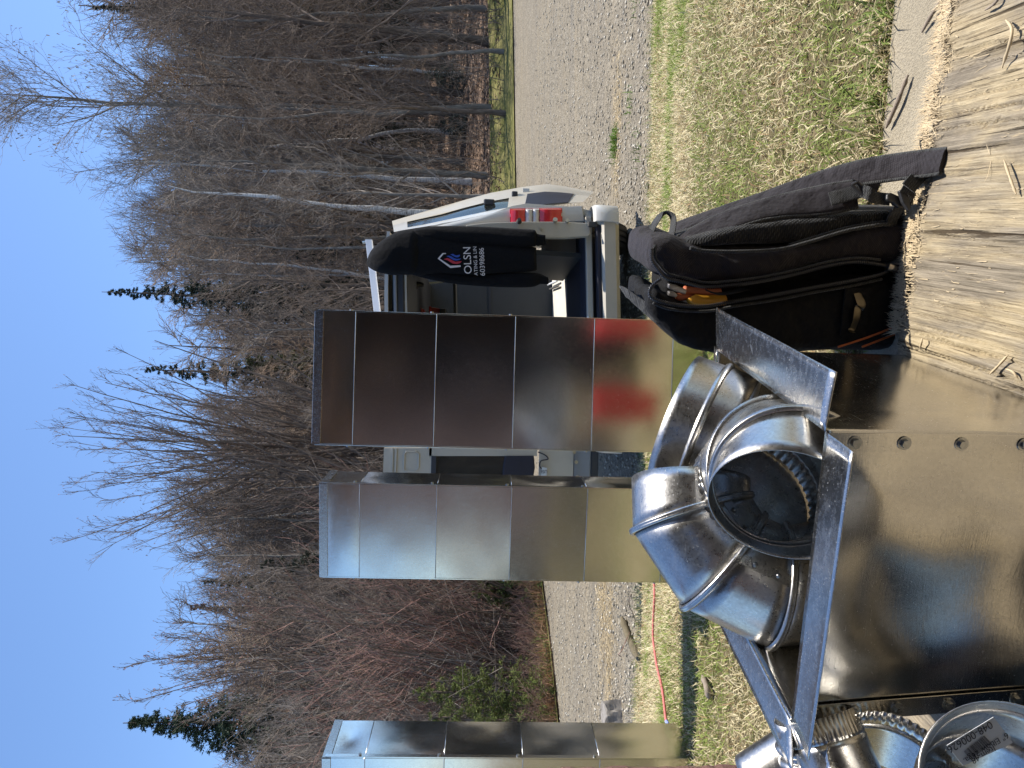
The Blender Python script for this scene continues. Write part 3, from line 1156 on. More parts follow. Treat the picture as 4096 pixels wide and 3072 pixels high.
hero(246, 158, 23, 'birch_tree', mk('broad', ('birch', 'twig'), .09, 27, 1.5, fork=.25, lean=.08, wob=.10), 'thin white birch with curved trunk above the middle-left duct')
hero(222, 168, 25, 'birch_tree', mk('broad', ('birch', 'twig'), .09, 28, 1.5, fork=.3, lean=.05, wob=.10), 'outer birch with drooping fine twigs, left of the curved white ones')
hero(122, 138, 17, 'willow', mk('fan', ('bark_dark', 'twig_brown'), .09, 29, 2.0, (.7, .06, (.32, .16, .13))), 'spreading reddish-tipped willow right of the dark green spruce', rz=2)
hero(160, 165, 21, 'willow', mk('fan', ('bark_dark', 'twig_tan'), .09, 30, 1.6), 'fine bare willow right of the spreading reddish-tipped one')


def sp(seed, w, **kw):
    return lambda h: list(zip(('trunk', 'crown'), spruce_meshes(seed, h, w, **kw)))


hero(42, 128, 21, 'spruce', sp(41, 2.4, bare=.36, col=(.036, .058, .030), ragged=.25, rows=330), 'dark green spruce above the left-hand duct, half hidden by bare twigs')
hero(462, 108, 33, 'spruce', sp(42, 1.7, col=(.030, .048, .034)), 'slender dark spruce spire standing clear against blue sky')
hero(388, 143, 31, 'spruce', sp(43, 1.6, col=(.045, .055, .030)), 'short spruce top beside the broad fan of bare stems')
hero(747, 92, 40, 'spruce', sp(44, 1.7, col=(.030, .048, .034)), 'small spruce top at the far right of the tree line')
hero(181, 203, 26, 'spruce', sp(45, 1.0, col=(.05, .065, .03)), 'tiny spruce tip left of the outer birch')
hero(160, 190, 28, 'spruce', sp(46, .9, col=(.14, .075, .05), ragged=.45), 'brown dead spruce tip beside the tiny green one')
hero(520, 205, 30, 'spruce', sp(47, 1.5, col=(.035, .045, .030)), 'dark spruce hidden among bare stems right of the spire')
hero(400, 245, 26, 'spruce', sp(48, 1.5, col=(.085, .085, .035)), 'olive young spruce inside the bare thicket')
hero(72, 412, 11.9, 'young_spruce', sp(49, .62, bare=.02, col=(.125, .15, .036), ragged=.5, nw=.11), 'bushy yellow-green young spruce at the drive edge beside the left-hand duct')
hero(50, 428, 11.6, 'young_spruce', sp(53, .60, bare=.02, col=(.12, .145, .036), ragged=.5, nw=.11), 'smaller yellow-green young spruce almost hidden by the left-hand duct')
hero(690, 425, 30, 'young_spruce', sp(50, .9, bare=.05, col=(.06, .085, .07)), 'low blue-green spruce among trunks on the leafy slope at right')
hero(640, 435, 29, 'young_spruce', sp(51, .8, bare=.05, col=(.06, .085, .07)), 'low blue-green spruce in front of grey trunks right of the van')
hero(175, 470, 14.4, 'young_spruce', sp(52, .5, bare=.02, col=(.10, .13, .04)), 'small green spruce behind stems beside the middle-left duct')

# thicket of reddish stems along the left edge of the drive
sh1 = shrub_meshes(61, 5.2, 42, 30, ('bark_dark', 'twig_red'), .5)
sh2 = shrub_meshes(62, 4.6, 36, 36, ('twig_tan', 'twig_brown'), .45)
sh3 = shrub_meshes(63, 3.0, 40, 52, ('twig_tan', 'twig_red'), .5, .10, 5, 3)
sh4 = shrub_meshes(64, 6.0, 34, 26, ('bark', 'twig'), .7)
plant('willow_shrub', [('stems', sh1[0]), ('crown', sh1[1])], *at_u(148, 14.6), 'tall reddish thicket with many bare stems left of the middle-left duct', 'shrub', 'shrubs beside the drive', .3)
plant('willow_shrub', [('stems', sh1[0]), ('crown', sh1[1])], *at_u(98, 14.0), 'reddish bare shrub just right of the yellow-green young spruce', 'shrub', 'shrubs beside the drive', 2.3, .92)
plant('willow_shrub', [('stems', sh2[0]), ('crown', sh2[1])], *at_u(118, 16.0), 'tan bare shrub behind the reddish thicket', 'shrub', 'shrubs beside the drive', 1.1, 1.15)
plant('willow_shrub', [('stems', sh4[0]), ('crown', sh4[1])], *at_u(62, 16.5), 'grey bare shrub behind the yellow-green young spruce', 'shrub', 'shrubs beside the drive', 1.9, 1.0)
plant('willow_shrub', [('stems', sh4[0]), ('crown', sh4[1])], *at_u(180, 17.5), 'grey shrub partly behind the middle-left duct', 'shrub', 'shrubs beside the drive', .5, 1.0)
for i, (u, y, s) in enumerate([(182, 14.2, .34), (168, 14.0, .28), (142, 13.4, .26), (120, 12.9, .28), (103, 12.5, .26), (88, 12.1, .22), (66, 11.5, .2), (50, 11.3, .25), (34, 11.2, .3)]):
    plant('dry_brush', [('stems', sh3[0]), ('crown', sh3[1])], *at_u(u, y), 'low reddish dry brush on the drive edge, ' + ('beside the narrow left duct' if u < 70 else 'before the yellow-green young spruces' if u < 105 else 'below the reddish thicket' if u < 150 else 'beside the middle-left duct'), 'shrub', 'dry brush along the drive edge', i * 1.3, s)

# the wood behind: bare trees that nothing tells apart --------------------------------
protos = []
spec = [('broad', ('bark', 'twig'), 12.5, .12, .9), ('broad', ('bark_dark', 'twig_brown'), 12.0, .13, .9), ('poor', ('birch', 'twig'), 11.0, .07, 1.0),
        ('tall', ('bark', 'twig_brown'), 13.0, .12, 1.0), ('poor', ('bark', 'twig_brown'), 10.0, .08, 1.0), ('broad', ('birch', 'twig'), 11.0, .07, .8),
        ('poor', ('bark_dark', 'twig_tan'), 9.0, .07, 1.0)]
for i, (k, mt, h, r0, dn) in enumerate(spec):
    t, c, _ = tree_meshes('p', 100 + i, h, r0, k, mt, dn, fork=.22 if k != 'poor' else .18, lean=.05, wob=.06)
    protos.append((mesh_top(c), t, c, mt[0] == 'birch'))
# heights of the tree line as seen, by column
SK_U = [-60, 0, 60, 110, 180, 230, 300, 380, 430, 470, 540, 590, 640, 700, 740, 768, 830]
SK_V = [185, 205, 205, 180, 195, 175, 190, 195, 165, 140, 105, 112, 122, 112, 92, 68, 60]
wood = []


def place_of(u):
    for lim, txt in ((55, 'behind the narrow left duct'), (120, 'right of the narrow left duct'), (186, 'left of the middle-left duct'), (284, 'above the middle-left duct'), (320, 'above the gap between the ducts'), (452, 'above the tallest duct'),
                     (560, 'above the white van'), (640, 'just right of the van'), (705, 'below the tallest poplar')):
        if u < lim: return txt
    return 'at the far right'


rows = [(1.2, 17), (4.2, 25), (8, 34), (13, 42), (20, 48), (30, 56), (44, 60)]
for ri, (s, n) in enumerate(rows):
    for j in range(n):
        u = -110 + 1010 * (j + rng.random()) / n
        y0 = 22
        for _ in range(6):
            x = P(u, 500, y0).x; y0 = float(y_edge(x)) + s + .0
        y = y0 + rng.uniform(-1.4, 1.8)
        x = P(u, 500, y).x
        if y < 12.0: continue
        v = np.interp(u, SK_U, SK_V) + rng.uniform(-8, 48) + (30 if ri < 2 else 0)
        if ri == 0: v += 70
        h = P(u, v, y).z - Gf(x, y)
        wood.append((x, y, max(3.0, h), ri))
for (x, y, h, ri) in wood:
    hp, t, c, bw = protos[rng.choice((0, 0, 1, 1, 4, 3, 3, 4, 4, 6, 6) if ri < 2 else (0, 0, 1, 1, 2, 3, 3, 4, 4, 5, 6, 6))]
    sc = h / hp * rng.uniform(.95, 1.05)
    name, lab, grp = ('birch_tree', 'bare white-barked birch standing in the dense wood behind the drive', 'birches in the wood') if bw else ('bare_tree', 'bare grey-brown tree standing in the dense wood behind the drive', 'bare trees in the wood')
    uu = 384 + x / y * F_PX
    rank = ('front', 'front', 'second', 'middle', 'rear', 'rearmost', 'hindmost')[ri]
    lab = ('bare white-barked birch' if bw else 'bare grey-brown tree') + ' in the %s rank of the wood, %s' % (rank, place_of(uu))
    plant(name, [('trunk', t), ('crown', c)], x, y, lab, group=grp, rz=rng.random() * 6.28, sc=sc)
# spruces scattered in the dark of the wood
sp_p = spruce_meshes(71, 6.0, 1.0, (.035, .045, .030), .05)
for i in range(16):
    u = rng.uniform(0, 768)
    y0 = 24
    for _ in range(6):
        x = P(u, 500, y0).x; y0 = float(y_edge(x)) + rng.uniform(7, 20)
    x = P(u, 500, y0).x
    plant('spruce', [('trunk', sp_p[0]), ('crown', sp_p[1])], x, y0, 'dark spruce deep in the wood behind bare trunks, ' + place_of(u), group='spruces deep in the wood', rz=i, sc=rng.uniform(.5, 1.15))


# undergrowth: countless thin stems between the trunks
def undergrowth():
    r = np.random.RandomState(77)
    n = 6800
    u = -130 + 1050 * r.rand(n)
    s = 1.5 + 26 * r.rand(n) ** 1.4
    kx = (u - 384) / F_PX
    y = np.full(n, 22.0)
    for _ in range(8):
        y = y_edge(kx * y) + s
    x = kx * y
    ok = (y > 11.5)
    # keep the leafy slope at right open to view
    openq = (x > 3) & (s < 9) & (r.rand(n) < .72)
    ok &= ~openq
    x, y, s = x[ok], y[ok], s[ok]; n = len(x)
    z = G(x, y)
    L = (1.2 + 4.6 * r.rand(n) ** 1.3) * (.6 + .4 * np.clip(s / 8, 0, 1))
    k = 6
    d = np.stack([r.randn(n) * .28, r.randn(n) * .28, np.ones(n)], -1)
    Pt = np.zeros((n, k, 3)); Pt[:, 0] = np.stack([x, y, z - .05], -1)
    for q in range(1, k):
        d = d + r.randn(n, 3) * .09; d /= np.linalg.norm(d, axis=1, keepdims=True)
        Pt[:, q] = Pt[:, q - 1] + d * (L / (k - 1))[:, None]
    R = (.007 + .010 * r.rand(n) ** 2)[:, None] * np.linspace(1, .4, k)[None]
    V, Fq = tubes_np(Pt, R, 3)
    L2, R2 = grow(r, Pt, R, 3, .25, 1.0, lambda t, r_, s_: (.5 + .9 * r_.rand(*s_)), (18, 60), .05, 3, .12, .008, .005)
    V2, F2 = tubes_np(L2, R2, 3)
    fm = np.concatenate([np.zeros(len(Fq)), np.ones(len(F2))])
    me = mesh_np('undergrowth', np.concatenate([V, V2]), np.concatenate([Fq, F2 + len(V)]), [M['twig_brown'], M['twig']], fm)
    o = link('undergrowth', me)
    o['kind'] = 'stuff'; o['label'] = 'tangle of thin bare stems between the trunks'


undergrowth()


# a far wood that closes the view behind the last trunks
def far_wood():
    r = np.random.RandomState(78)
    n = 4000
    u = -160 + 1100 * r.rand(n)
    kx = (u - 384) / F_PX
    y = 62 + 45 * r.rand(n)
    x = kx * y
    z = G(x, y)
    v = np.interp(u, SK_U, SK_V) + 55 + 60 * r.rand(n)
    top = EYE + (484 - v) / F_PX * y
    k = 6
    Pt = np.zeros((n, k, 3))
    t = np.linspace(0, 1, k)
    ln = r.randn(n, 2) * .9
    Pt[:, :, 0] = x[:, None] + ln[:, :1] * t[None]
    Pt[:, :, 1] = y[:, None] + ln[:, 1:] * t[None]
    Pt[:, :, 2] = z[:, None] * (1 - t) + np.maximum(top, z + 3)[:, None] * t
    R = (.05 + .06 * r.rand(n))[:, None] * np.linspace(1, .3, k)[None]
    V, Fq = tubes_np(Pt, R, 3)
    L2, R2 = grow(r, Pt, R, 7, .04, 1.0, lambda t_, r_, s_: (1.2 + 2.2 * r_.rand(*s_)), (20, 60), .08, 3, .1, .012, .015)
    V2, F2 = tubes_np(L2, R2, 3)
    fm = np.concatenate([np.zeros(len(Fq)), np.ones(len(F2))])
    me = mesh_np('far_wood', np.concatenate([V, V2]), np.concatenate([Fq, F2 + len(V)]), [M['bark'], M['twig_brown']], fm)
    o = link('far_wood', me)
    o['kind'] = 'stuff'; o['label'] = 'far bare wood closing the view behind the trees'


far_wood()
# ------------------------------------------------------------------ house behind the photographer (seen in the metal)
def house():
    h = empty('house', (1, -3, .3), 'red-brown sided house with a dark porch and open garage, mirrored in the ducts', 'house')
    mb = MB()
    y0, y1 = -3.0, -3.14
    for a, b, z0, z1 in ((-3.7, -.30, .30, 3.15), (2.6, 7.0, .30, 3.15), (-.30, 2.6, 2.72, 3.15)):
        mb.box(((a + b) / 2, (y0 + y1) / 2, (z0 + z1) / 2), (b - a - .002, .14, z1 - z0))
    mb.build('wall', M['siding'], h)
    # lap siding boards stand a little proud
    for k in range(19):
        z = .36 + k * .15
        m2 = MB()
        for a, b in ((-3.7, -.30), (2.6, 7.0)):
            m2.add([(a, y0 + .022, z), (b, y0 + .022, z), (b, y0 + .006, z + .15), (a, y0 + .006, z + .15), (a, y0 + .001, z), (b, y0 + .001, z)], [(0, 1, 2, 3), (4, 5, 1, 0)])
        m2.build('siding_board', M['siding'], h)
    m3 = MB()
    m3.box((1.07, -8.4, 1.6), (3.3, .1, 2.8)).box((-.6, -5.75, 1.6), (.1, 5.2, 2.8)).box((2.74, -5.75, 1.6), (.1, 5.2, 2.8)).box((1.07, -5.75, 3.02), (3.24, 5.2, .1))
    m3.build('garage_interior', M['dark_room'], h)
    MB().add([(-.5, -8.4, .34), (2.7, -8.4, .34), (2.7, -2.9, .34), (-.5, -2.9, .34)], [(0, 1, 2, 3)]).build('garage_floor', M['concrete'], h)
    MB().add([(-3.95, -2.35, 3.1), (7.4, -2.35, 3.1), (7.4, -7.0, 5.2), (-3.95, -7.0, 5.2), (-3.95, -11.6, 3.1), (7.4, -11.6, 3.1)], [(0, 1, 2, 3), (3, 2, 5, 4)]).build('roof', M['roof'], h, solid=.12)
    pr = MB().box((2.35, -.375, 2.78), (7.9, 1.85, .12)).box((3.325, -2.15, 2.78), (5.95, 1.70, .12)).build('porch_roof', M['deck'], h)
    for k in range(11):
        MB().box((-1.5 + .76 * k, -.375, 2.66), (.06, 1.8, .12)).build('rafter', M['deck'], pr)
    for x, y in ((3.4, .38), (6.1, .38), (-1.52, -1.2)):
        MB().box((x, y, 1.53), (.12, .12, 2.35)).build('porch_post', M['post_paint'], h)
    MB().box((1.65, -7.1, 1.7), (10.6, .1, 2.8)).box((-3.65, -5.2, 1.72), (.1, 3.9, 2.84)).build('rear_wall', M['siding'], h)


house()
# trees behind the house, mirrored too
for i, (x, y, k, sc) in enumerate([(-19, -1, 6, .9), (-24, 1, 0, .9), (-22, 5, 1, .9), (12, -24, 1, .9), (17, -14, 3, .9), (22, -4, 0, .9), (-30, -52, 1, .36), (-35, -50, 0, .34), (-40, -52, 3, .36), (-45, -50, 1, .33), (-26, -54, 0, .35), (-50, -48, 3, .36), (-38, -46, 4, .3), (-55, -44, 0, .4), (-21, -56, 1, .36)]):
    hp, t, c, bw = protos[k]
    plant('bare_tree', [('trunk', t), ('crown', c)], x, y, 'bare tree beyond the house, seen only in the metal, ' + ('left of the lawn' if i < 3 else 'behind the garage' if i < 6 else 'far behind the lawn'), group='trees beyond the house', rz=i, sc=sc, z=0)

wp = empty('added_woodpile', (-4.6, -3.3, .3), 'low tarpaulin-covered heap added beside the house as a dark shape for the metal', 'added_woodpile')  # unseen heap added so the middle-left duct mirrors a dark patch
rings = []
for k in range(7):
    x = -5.5 + k * .28
    e = .05 * math.sin(k * 2.1)
    rings.append([Vector((x, -3.75, .30)), Vector((x, -3.72, .85 + e)), Vector((x, -3.5, 1.0 + e)), Vector((x, -3.1, .97 - e)), Vector((x, -2.9, .84)), Vector((x, -2.86, .30))])
MB().loft(rings).build('tarpaulin', M['nylon_dark'], wp, auto=50)
for k in range(5):
    MB().tube([(-3.86, -3.6 + .16 * k, .42), (-3.74, -3.6 + .16 * k, .42)], .075, 10).build('log', M['moss_log'], wp)

# brown painted post that just enters the frame at the left
pp = empty('porch_post', P(-4, 520, 1.36), 'rough red-brown painted post at the very left edge beside the narrow duct', 'post')
mb = MB()
rr_ = random.Random(3)
pa, pb = P(-1, 404, 1.335), P(4.6, 742, 1.335)
rings = []
for k in range(80):
    z = .36 + k * .0125
    t = (z - pa.z) / (pb.z - pa.z)
    x = pa.x + (pb.x - pa.x) * t
    rings.append([Vector((x + a + rr_.uniform(-.0022, .0022), 1.30 + b, z)) for a, b in ((0, 0), (0, .03), (-.09, .03), (-.09, 0))])
mb.loft(rings).build('post_timber', M['post_paint'], pp)

# ------------------------------------------------------------------ the van
VY = 5.75


def quadP(mb, pts, y, th=.03):
    """closed outline of picture points at one distance, given thickness away from the camera"""
    ys = y if isinstance(y, (list, tuple)) else [y] * len(pts)
    a = [P(u, v, q) for (u, v), q in zip(pts, ys)]
    b = [p + Vector((0, th, 0)) for p in a]
    n = len(a)
    return mb.add(a + b, [tuple(range(n))[::-1], tuple(range(n, 2 * n))] + [(i, (i + 1) % n, (i + 1) % n + n, i + n) for i in range(n)])


van = empty('van', (0.44, 6.2, -.03), 'dusty white cargo van seen from behind with its rear doors open', 'van')
XR, XL = 1.37, -.49
LEAN = .062                      # the van leans to its left on the sloping drive


def V3(x, y, z):
    return Vector((x + .04 * (z - .4), y, z + LEAN * (x - XR) * .75))


def vbox(mb, x0, x1, y0, y1, z0, z1):
    return mb.hexa([V3(x0, y0, z0), V3(x1, y0, z0), V3(x1, y1, z0), V3(x0, y1, z0)], [V3(x0, y0, z1), V3(x1, y0, z1), V3(x1, y1, z1), V3(x0, y1, z1)])


# body: side shells with tumblehome, roof, floor
def side_shell(x, inward, gap=None):
    prof = [(0.0, .30), (0.03, .55), (.03, .90), (.0, 1.02), (-.10, 1.25), (-.175, 1.57), (-.25, 1.80), (-.31, 1.965)]
    mb = MB()
    segs = [(5.80, 7.35), (8.75, 10.9)] if gap else [(5.80, 10.9)]
    for a, b in segs:
        rings = []
        for y in np.linspace(a, b, 5):
            out = [V3(x + inward * d, y, z) for d, z in prof]
            inn = [V3(x + inward * (d - .05), y, z) for d, z in reversed(prof)]
            rings.append(out + inn)
        mb.loft(rings)
    if gap:
        for z0, z1 in ((.30, .46), (1.88, 1.985)):
            d = 0 if z0 < 1 else -.28
            vbox(mb, x + inward * (d - .05), x + inward * d, 7.352, 8.748, z0, z1)
    return mb.build('side_panel', M['van_white'], van, auto=40)


vbox(MB(), XR - .34, XR - .30, 5.95, 7.30, .46, 1.80).build('side_lining', M['bulkhead'], van)
side_shell(XR, 1, gap=True)
side_shell(XL, -1)
mb = MB()
rings = []
for y in np.linspace(5.70, 10.9, 6):
    xs = np.linspace(XL + .27, XR - .29, 9)
    cen = (XL + XR) / 2
    rings.append([V3(x, y, 1.985 + .035 * (1 - ((x - cen) / .68) ** 2)) for x in xs] + [V3(x, y, 1.962 + .03 * (1 - ((x - cen) / .68) ** 2)) for x in xs[::-1]])
mb.loft(rings).build('roof', M['van_white'], van, auto=40)
vbox(MB(), XL + .02, XR - .02, 5.76, 8.6, .40, .445).build('floor', M['van_floor'], van)
vbox(MB(), XL + .1, XR - .08, 5.80, 7.05, .446, .456).build('floor_mat', M['van_mat'], van)
for k in range(9):
    vbox(MB(), XL + .10, XR - .10, 5.80 + .032 * k, 5.818 + .032 * k, .457, .461).build('mat_rib', M['van_mat'], van)
vbox(MB(), XL + .03, XR - .03, 8.62, 8.66, .40, 1.94).build('bulkhead', M['bulkhead'], van)
vbox(MB(), XL + .03, XR - .03, 8.605, 8.618, 1.16, 1.19).build('bulkhead_rib', M['van_dark'], van)
vbox(MB(), XL + .02, XR - .30, 5.735, 5.83, 1.87, 1.962).build('rear_header', M['van_dark'], van, bevel=.01, fix=True)
vbox(MB(), XL + .02, XR - .30, 5.745, 5.765, 1.85, 1.866).build('header_seal', M['van_beige'], van)
vbox(MB(), .02, .95, 5.715, 5.733, 1.925, 1.95).build('brake_lamp', M['grey_ink'], van, bevel=.006, fix=True)
vbox(MB(), XL + .04, XR - .30, 5.9, 8.6, 1.86, 1.95).build('headliner', M['van_dark'], van)
# rear sill, step pad and bumper
vbox(MB(), XL + .05, XR - .06, 5.70, 5.757, .405, .455).build('sill_plate', M['van_beige'], van, bevel=.008, fix=True)
vbox(MB(), XL + .02, XR - .03, 5.60, 5.697, .355, .385).build('step_pad', M['van_navy'], van, bevel=.006, fix=True)
bmp = MB()
rings = []
for x in np.linspace(XL, XR - .12, 14):
    rings.append([V3(x, y, z) for y, z in ((5.57, .22), (5.545, .25), (5.545, .335), (5.565, .352), (5.75, .352), (5.75, .22))])
bo = bmp.loft(rings).build('bumper', M['bumper'], van, auto=35)
MB().disc(V3(.44, 5.547, .29), (0, -1, 0), .044, .004, 24).build('bumper_plug', M['bumper'], bo)
# corner cap of the bumper
for sx, nm in ((1, 'bumper_corner'), (-1, 'bumper_corner')):
    x0 = XR - .125 if sx > 0 else XL + .125
    rings = []
    for i, (dx, dy) in enumerate(((0, 0), (.06, .0), (.10, .015), (.13, .05), (.142, .10), (.145, .30))):
        x = x0 + sx * dx
        rings.append([V3(x, 5.53 + dy, .225), V3(x, 5.52 + dy, .26), V3(x, 5.52 + dy, .36), V3(x, 5.54 + dy, .395), V3(x, 5.60 + dy, .41), V3(x - sx * .05, 5.62 + dy, .30), V3(x - sx * .03, 5.60 + dy, .225)])
    MB().loft(rings).build(nm, M['van_white'], van, auto=40, fix=True)
# rear right pillar
pil = MB()
outer = [(531, 394), (543, 441), (552, 480), (559, 509), (561, 520), (561, 560), (562, 581)]
inner = [(522, 394), (534, 441), (543, 480), (546, 509), (546, 520), (546, 560), (547, 584)]
rings = []
for (uo, v1), (ui, v2) in zip(outer, inner):
    a, b = P(ui, v2, VY), P(uo, v1, VY)
    m = (a + b) / 2 + Vector((0, -.018, 0))
    b2 = b + Vector((.012, .05, 0))
    rings.append([a, a * .7 + b * .3 + Vector((0, -.014, 0)), m, b, b2, b2 + Vector((0, .12, 0)), a + Vector((0, .12, 0))])
pil.loft(rings).build('rear_pillar', M['van_white'], van, auto=50)
# left rear pillar (hidden by the middle duct from here)
vbox(MB(), XL, XL + .12, 5.74, 5.90, .40, 1.97).build('rear_pillar', M['van_white'], van, bevel=.02, fix=True)


def lamp(box, name, mat, parent, y=VY - .035, bulge=.02):
    (u0, v0, u1, v1) = box
    rings = []
    for k in range(5):
        t = k / 4
        v = v0 + (v1 - v0) * t
        e = math.sin(math.pi * t) ** .3 * bulge if 0 < t < 1 else 0
        rings.append([P(u0, v, y + .03), P(u0, v, y - e * .6), P((u0 + u1) / 2, v, y - e), P(u1 - 1.2, v, y - e * .7), P(u1, v, y + .02), P(u1, v, y + .03)])
    return MB().loft(rings).build(name, mat, parent, auto=50)


tl = MB()
quadP(tl, [(545.6, 510), (559.4, 510), (560, 562), (545.6, 562.5)], VY - .015, .05)
tlo = tl.build('tail_light', M['lens_red'], van)
lamp((546, 510.7, 559.2, 525.0), 'lens', M['lens_red'], tlo)
lamp((546, 525.6, 559.4, 532.4), 'lens', M['lens_clear'], tlo)
lamp((546, 532.9, 559.6, 539.2), 'lens', M['lens_clear'], tlo)
lamp((546, 539.8, 559.8, 561.3), 'lens', M['lens_red'], tlo)
# door jamb with rubber stop, right of the opening
jm = MB()
quadP(jm, [(530.5, 536), (530.3, 566), (532.0, 588), (534, 591), (545.0, 590), (546.5, 560), (546.5, 520), (545.5, 488), (543, 466), (541, 466), (538, 490), (533, 520)][::-1], 5.63, .07)
jo = jm.build('door_jamb', M['van_beige'], van, bevel=.008, fix=True)
MB().box(P(543.6, 592.5, 5.60), (.04, .04, .07)).build('rubber_stop', M['rubber'], jo, bevel=.008, fix=True)
MB().disc(P(546.2, 519, 5.60), (.4, -1, 0), .022, .035, 10, .014).build('rubber_stop', M['rubber'], jo)
MB().disc(P(547.2, 555, 5.62), (.4, -1, 0), .018, .02, 10).build('bolt', M['bolt'], jo)
MB().disc(P(546.4, 567, 5.62), (.4, -1, 0), .016, .02, 10).build('bolt', M['bolt'], jo)
MB().disc(P(539, 541, 5.625), (0, -1, 0), .010, .006, 10).build('bolt', M['bolt'], jo)

# right rear door swung round past the side
latch = [(547, 392), (550, 402), (560.5, 442.5), (568.5, 466), (575, 490), (581, 522), (584, 547), (582, 563), (576, 593.6)]
hinge = [(533, 394), (535, 403), (541, 441), (546, 465), (551, 488), (556, 518), (559, 540), (561, 555), (563, 583)]
YL, YH = 6.30, 5.90


def door_pt(s, t, off=0.0):
    f = t * (len(latch) - 1); i = min(int(f), len(latch) - 2); k = f - i
    lu = [latch[i][j] * (1 - k) + latch[i + 1][j] * k for j in (0, 1)]
    hu = [hinge[i][j] * (1 - k) + hinge[i + 1][j] * k for j in (0, 1)]
    a, b = P(lu[0], lu[1], YL), P(hu[0] + 3, hu[1], YH)
    return a * (1 - s) + b * s + Vector((-.25, -1, 0)) * off


def door_patch(s0, s1, t0, t1, ns, nt, off, th, name, mat, parent, **kw):
    mb = MB()
    f = [[door_pt(s0 + (s1 - s0) * i / ns, t0 + (t1 - t0) * j / nt, off) for j in range(nt + 1)] for i in range(ns + 1)]
    g = [[p + Vector((.25, 1, 0)) * th for p in row] for row in f]
    rings = [f[i] + g[i][::-1] for i in range(ns + 1)]
    return mb.loft(rings).build(name, mat, parent, auto=40, fix=True, **kw)


rd = door_patch(0, .42, 0, 1, 2, 16, .0, .05, 'rear_door', M['van_beige'], van)
rd['label'] = 'right rear door swung back along the side'
door_patch(.42, 1, .58, 1, 2, 8, .0, .05, 'lower_panel', M['van_beige'], rd)
door_patch(.42, 1, 0, .14, 2, 3, .0, .05, 'top_rail', M['van_white'], rd)
door_patch(.86, 1, .14, .58, 2, 8, .0, .05, 'hinge_rail', M['van_white'], rd)
door_patch(.42, .86, .14, .58, 2, 8, -.02, .008, 'window_glass', M['tint_glass'], rd)
door_patch(.36, .95, .66, .93, 3, 6, .02, .02, 'door_pad', M['van_navy'], rd)
MB().box(door_pt(.30, .60, .02), (.05, .04, .05)).build('latch', M['van_dark'], rd, bevel=.01, fix=True)
MB().box(door_pt(.46, .50, .03), (.05, .04, .09)).build('handle', M['van_dark'], rd, bevel=.012, fix=True)
MB().box(door_pt(.22, .65, .012), (.04, .01, .055)).build('sticker', M['white_label'], rd)

# left rear door, standing open flat towards us; seen through the gap between two ducts
ld = MB()


def pl(u0, v0, u1, v1, y, th):
    return [(u0, v0), (u1, v0 + .03 * (u1 - u0)), (u1, v1 + .03 * (u1 - u0)), (u0, v1)]


DL, DR = 226, 320
ldm = MB()
for (u0, v0, u1, v1) in ((DL, 381, DR, 429), (DL, 537, DR, 571), (DL, 429, DL + 11, 537), (DR - 8, 429, DR, 537)):
    quadP(ldm, pl(u0, v0, u1, v1, 0, 0)[::-1], VY - .06, .05)
ldo = ldm.build('rear_door', M['van_beige'], van, fix=True)
ldo['label'] = 'left rear door standing open beside the van'
q = MB(); quadP(q, pl(DL + 11, 429.6, DR - 8, 504, 0, 0)[::-1], VY - .035, .006); q.build('window_glass', M['tint_glass'], ldo)
q = MB(); quadP(q, pl(DL + 11, 429.2, DR - 8, 434, 0, 0)[::-1], VY - .064, .006); q.build('window_seal', M['van_dark'], ldo)
q = MB(); quadP(q, [(DL + 11, 502), (275, 502), (300, 503), (DR - 8, 505), (DR - 8, 534), (300, 535), (278, 531), (DL + 11, 531)][::-1], VY - .075, .03); q.build('door_pad', M['van_navy'], ldo, bevel=.008, fix=True)
MB().disc(P(304, 519.5, VY - .077), (0, -1, 0), .016, .003, 14).build('screw_plug', M['ink'], ldo)
q = MB(); quadP(q, pl(DL, 571.5, DR, 588, 0, 0)[::-1], VY - .055, .04); q.build('lower_rail', M['grey_ink'], ldo, bevel=.006, fix=True)
q = MB(); quadP(q, pl(DL, 589, DR, 596, 0, 0)[::-1], VY - .05, .04); q.build('weather_strip', M['rubber'], ldo, bevel=.006, fix=True)
for u, v in ((291, 577), (306, 576), (316, 574)):
    MB().disc(P(u, v, VY - .075), (0, -1, 0), .014, .012, 10).build('bolt', M['bolt'], ldo)
em = MB()
em.tube([P(u, v, VY - .064) for u, v in ((299, 404), (314, 404.4), (316.5, 406.5), (316.5, 416), (314, 419), (300, 418.6), (297, 416), (297, 406.5))], .006, 6, closed=True)
em.build('pressed_rib', M['van_beige'], ldo)
for k, v in enumerate((389, 392.5)):
    q = MB(); quadP(q, pl(DL, v, DR, v + 1.6, 0, 0)[::-1], VY - .072, .014); q.build('pressed_rib', M['van_beige'], ldo)
wire = MB().tube(catmull([P(316, 538, VY - .075), P(313, 545, VY - .08), P(309, 548, VY - .08), P(307, 541, VY - .08), P(301, 540, VY - .08), P(297, 546, VY - .075)], 5), .005, 6).build('cable', M['ink'], ldo)
q = MB(); quadP(q, [(292, 541), (301, 542), (300, 547), (291, 546.5)][::-1], VY - .085, .003); tg = q.build('paper_tag', M['white_label'], ldo)


def flat_print(body, size, p, right, up, mat, name, parent, bend=None):
    me = text_mesh(body, size, name)
    me.materials.append(mat)
    right = Vector(right).normalized(); up = Vector(up).normalized()
    n = right.cross(up)
    for vtx in me.vertices:
        q = Vector(p) + right * vtx.co.x + up * vtx.co.y
        if bend: q = bend(q, n)
        vtx.co = q
    return link(name, me, parent)


flat_print('USI', .034, P(296.5, 544.3, VY - .0885), (-.1, 0, 1), (-1, 0, -.1), M['ink'], 'print', tg)

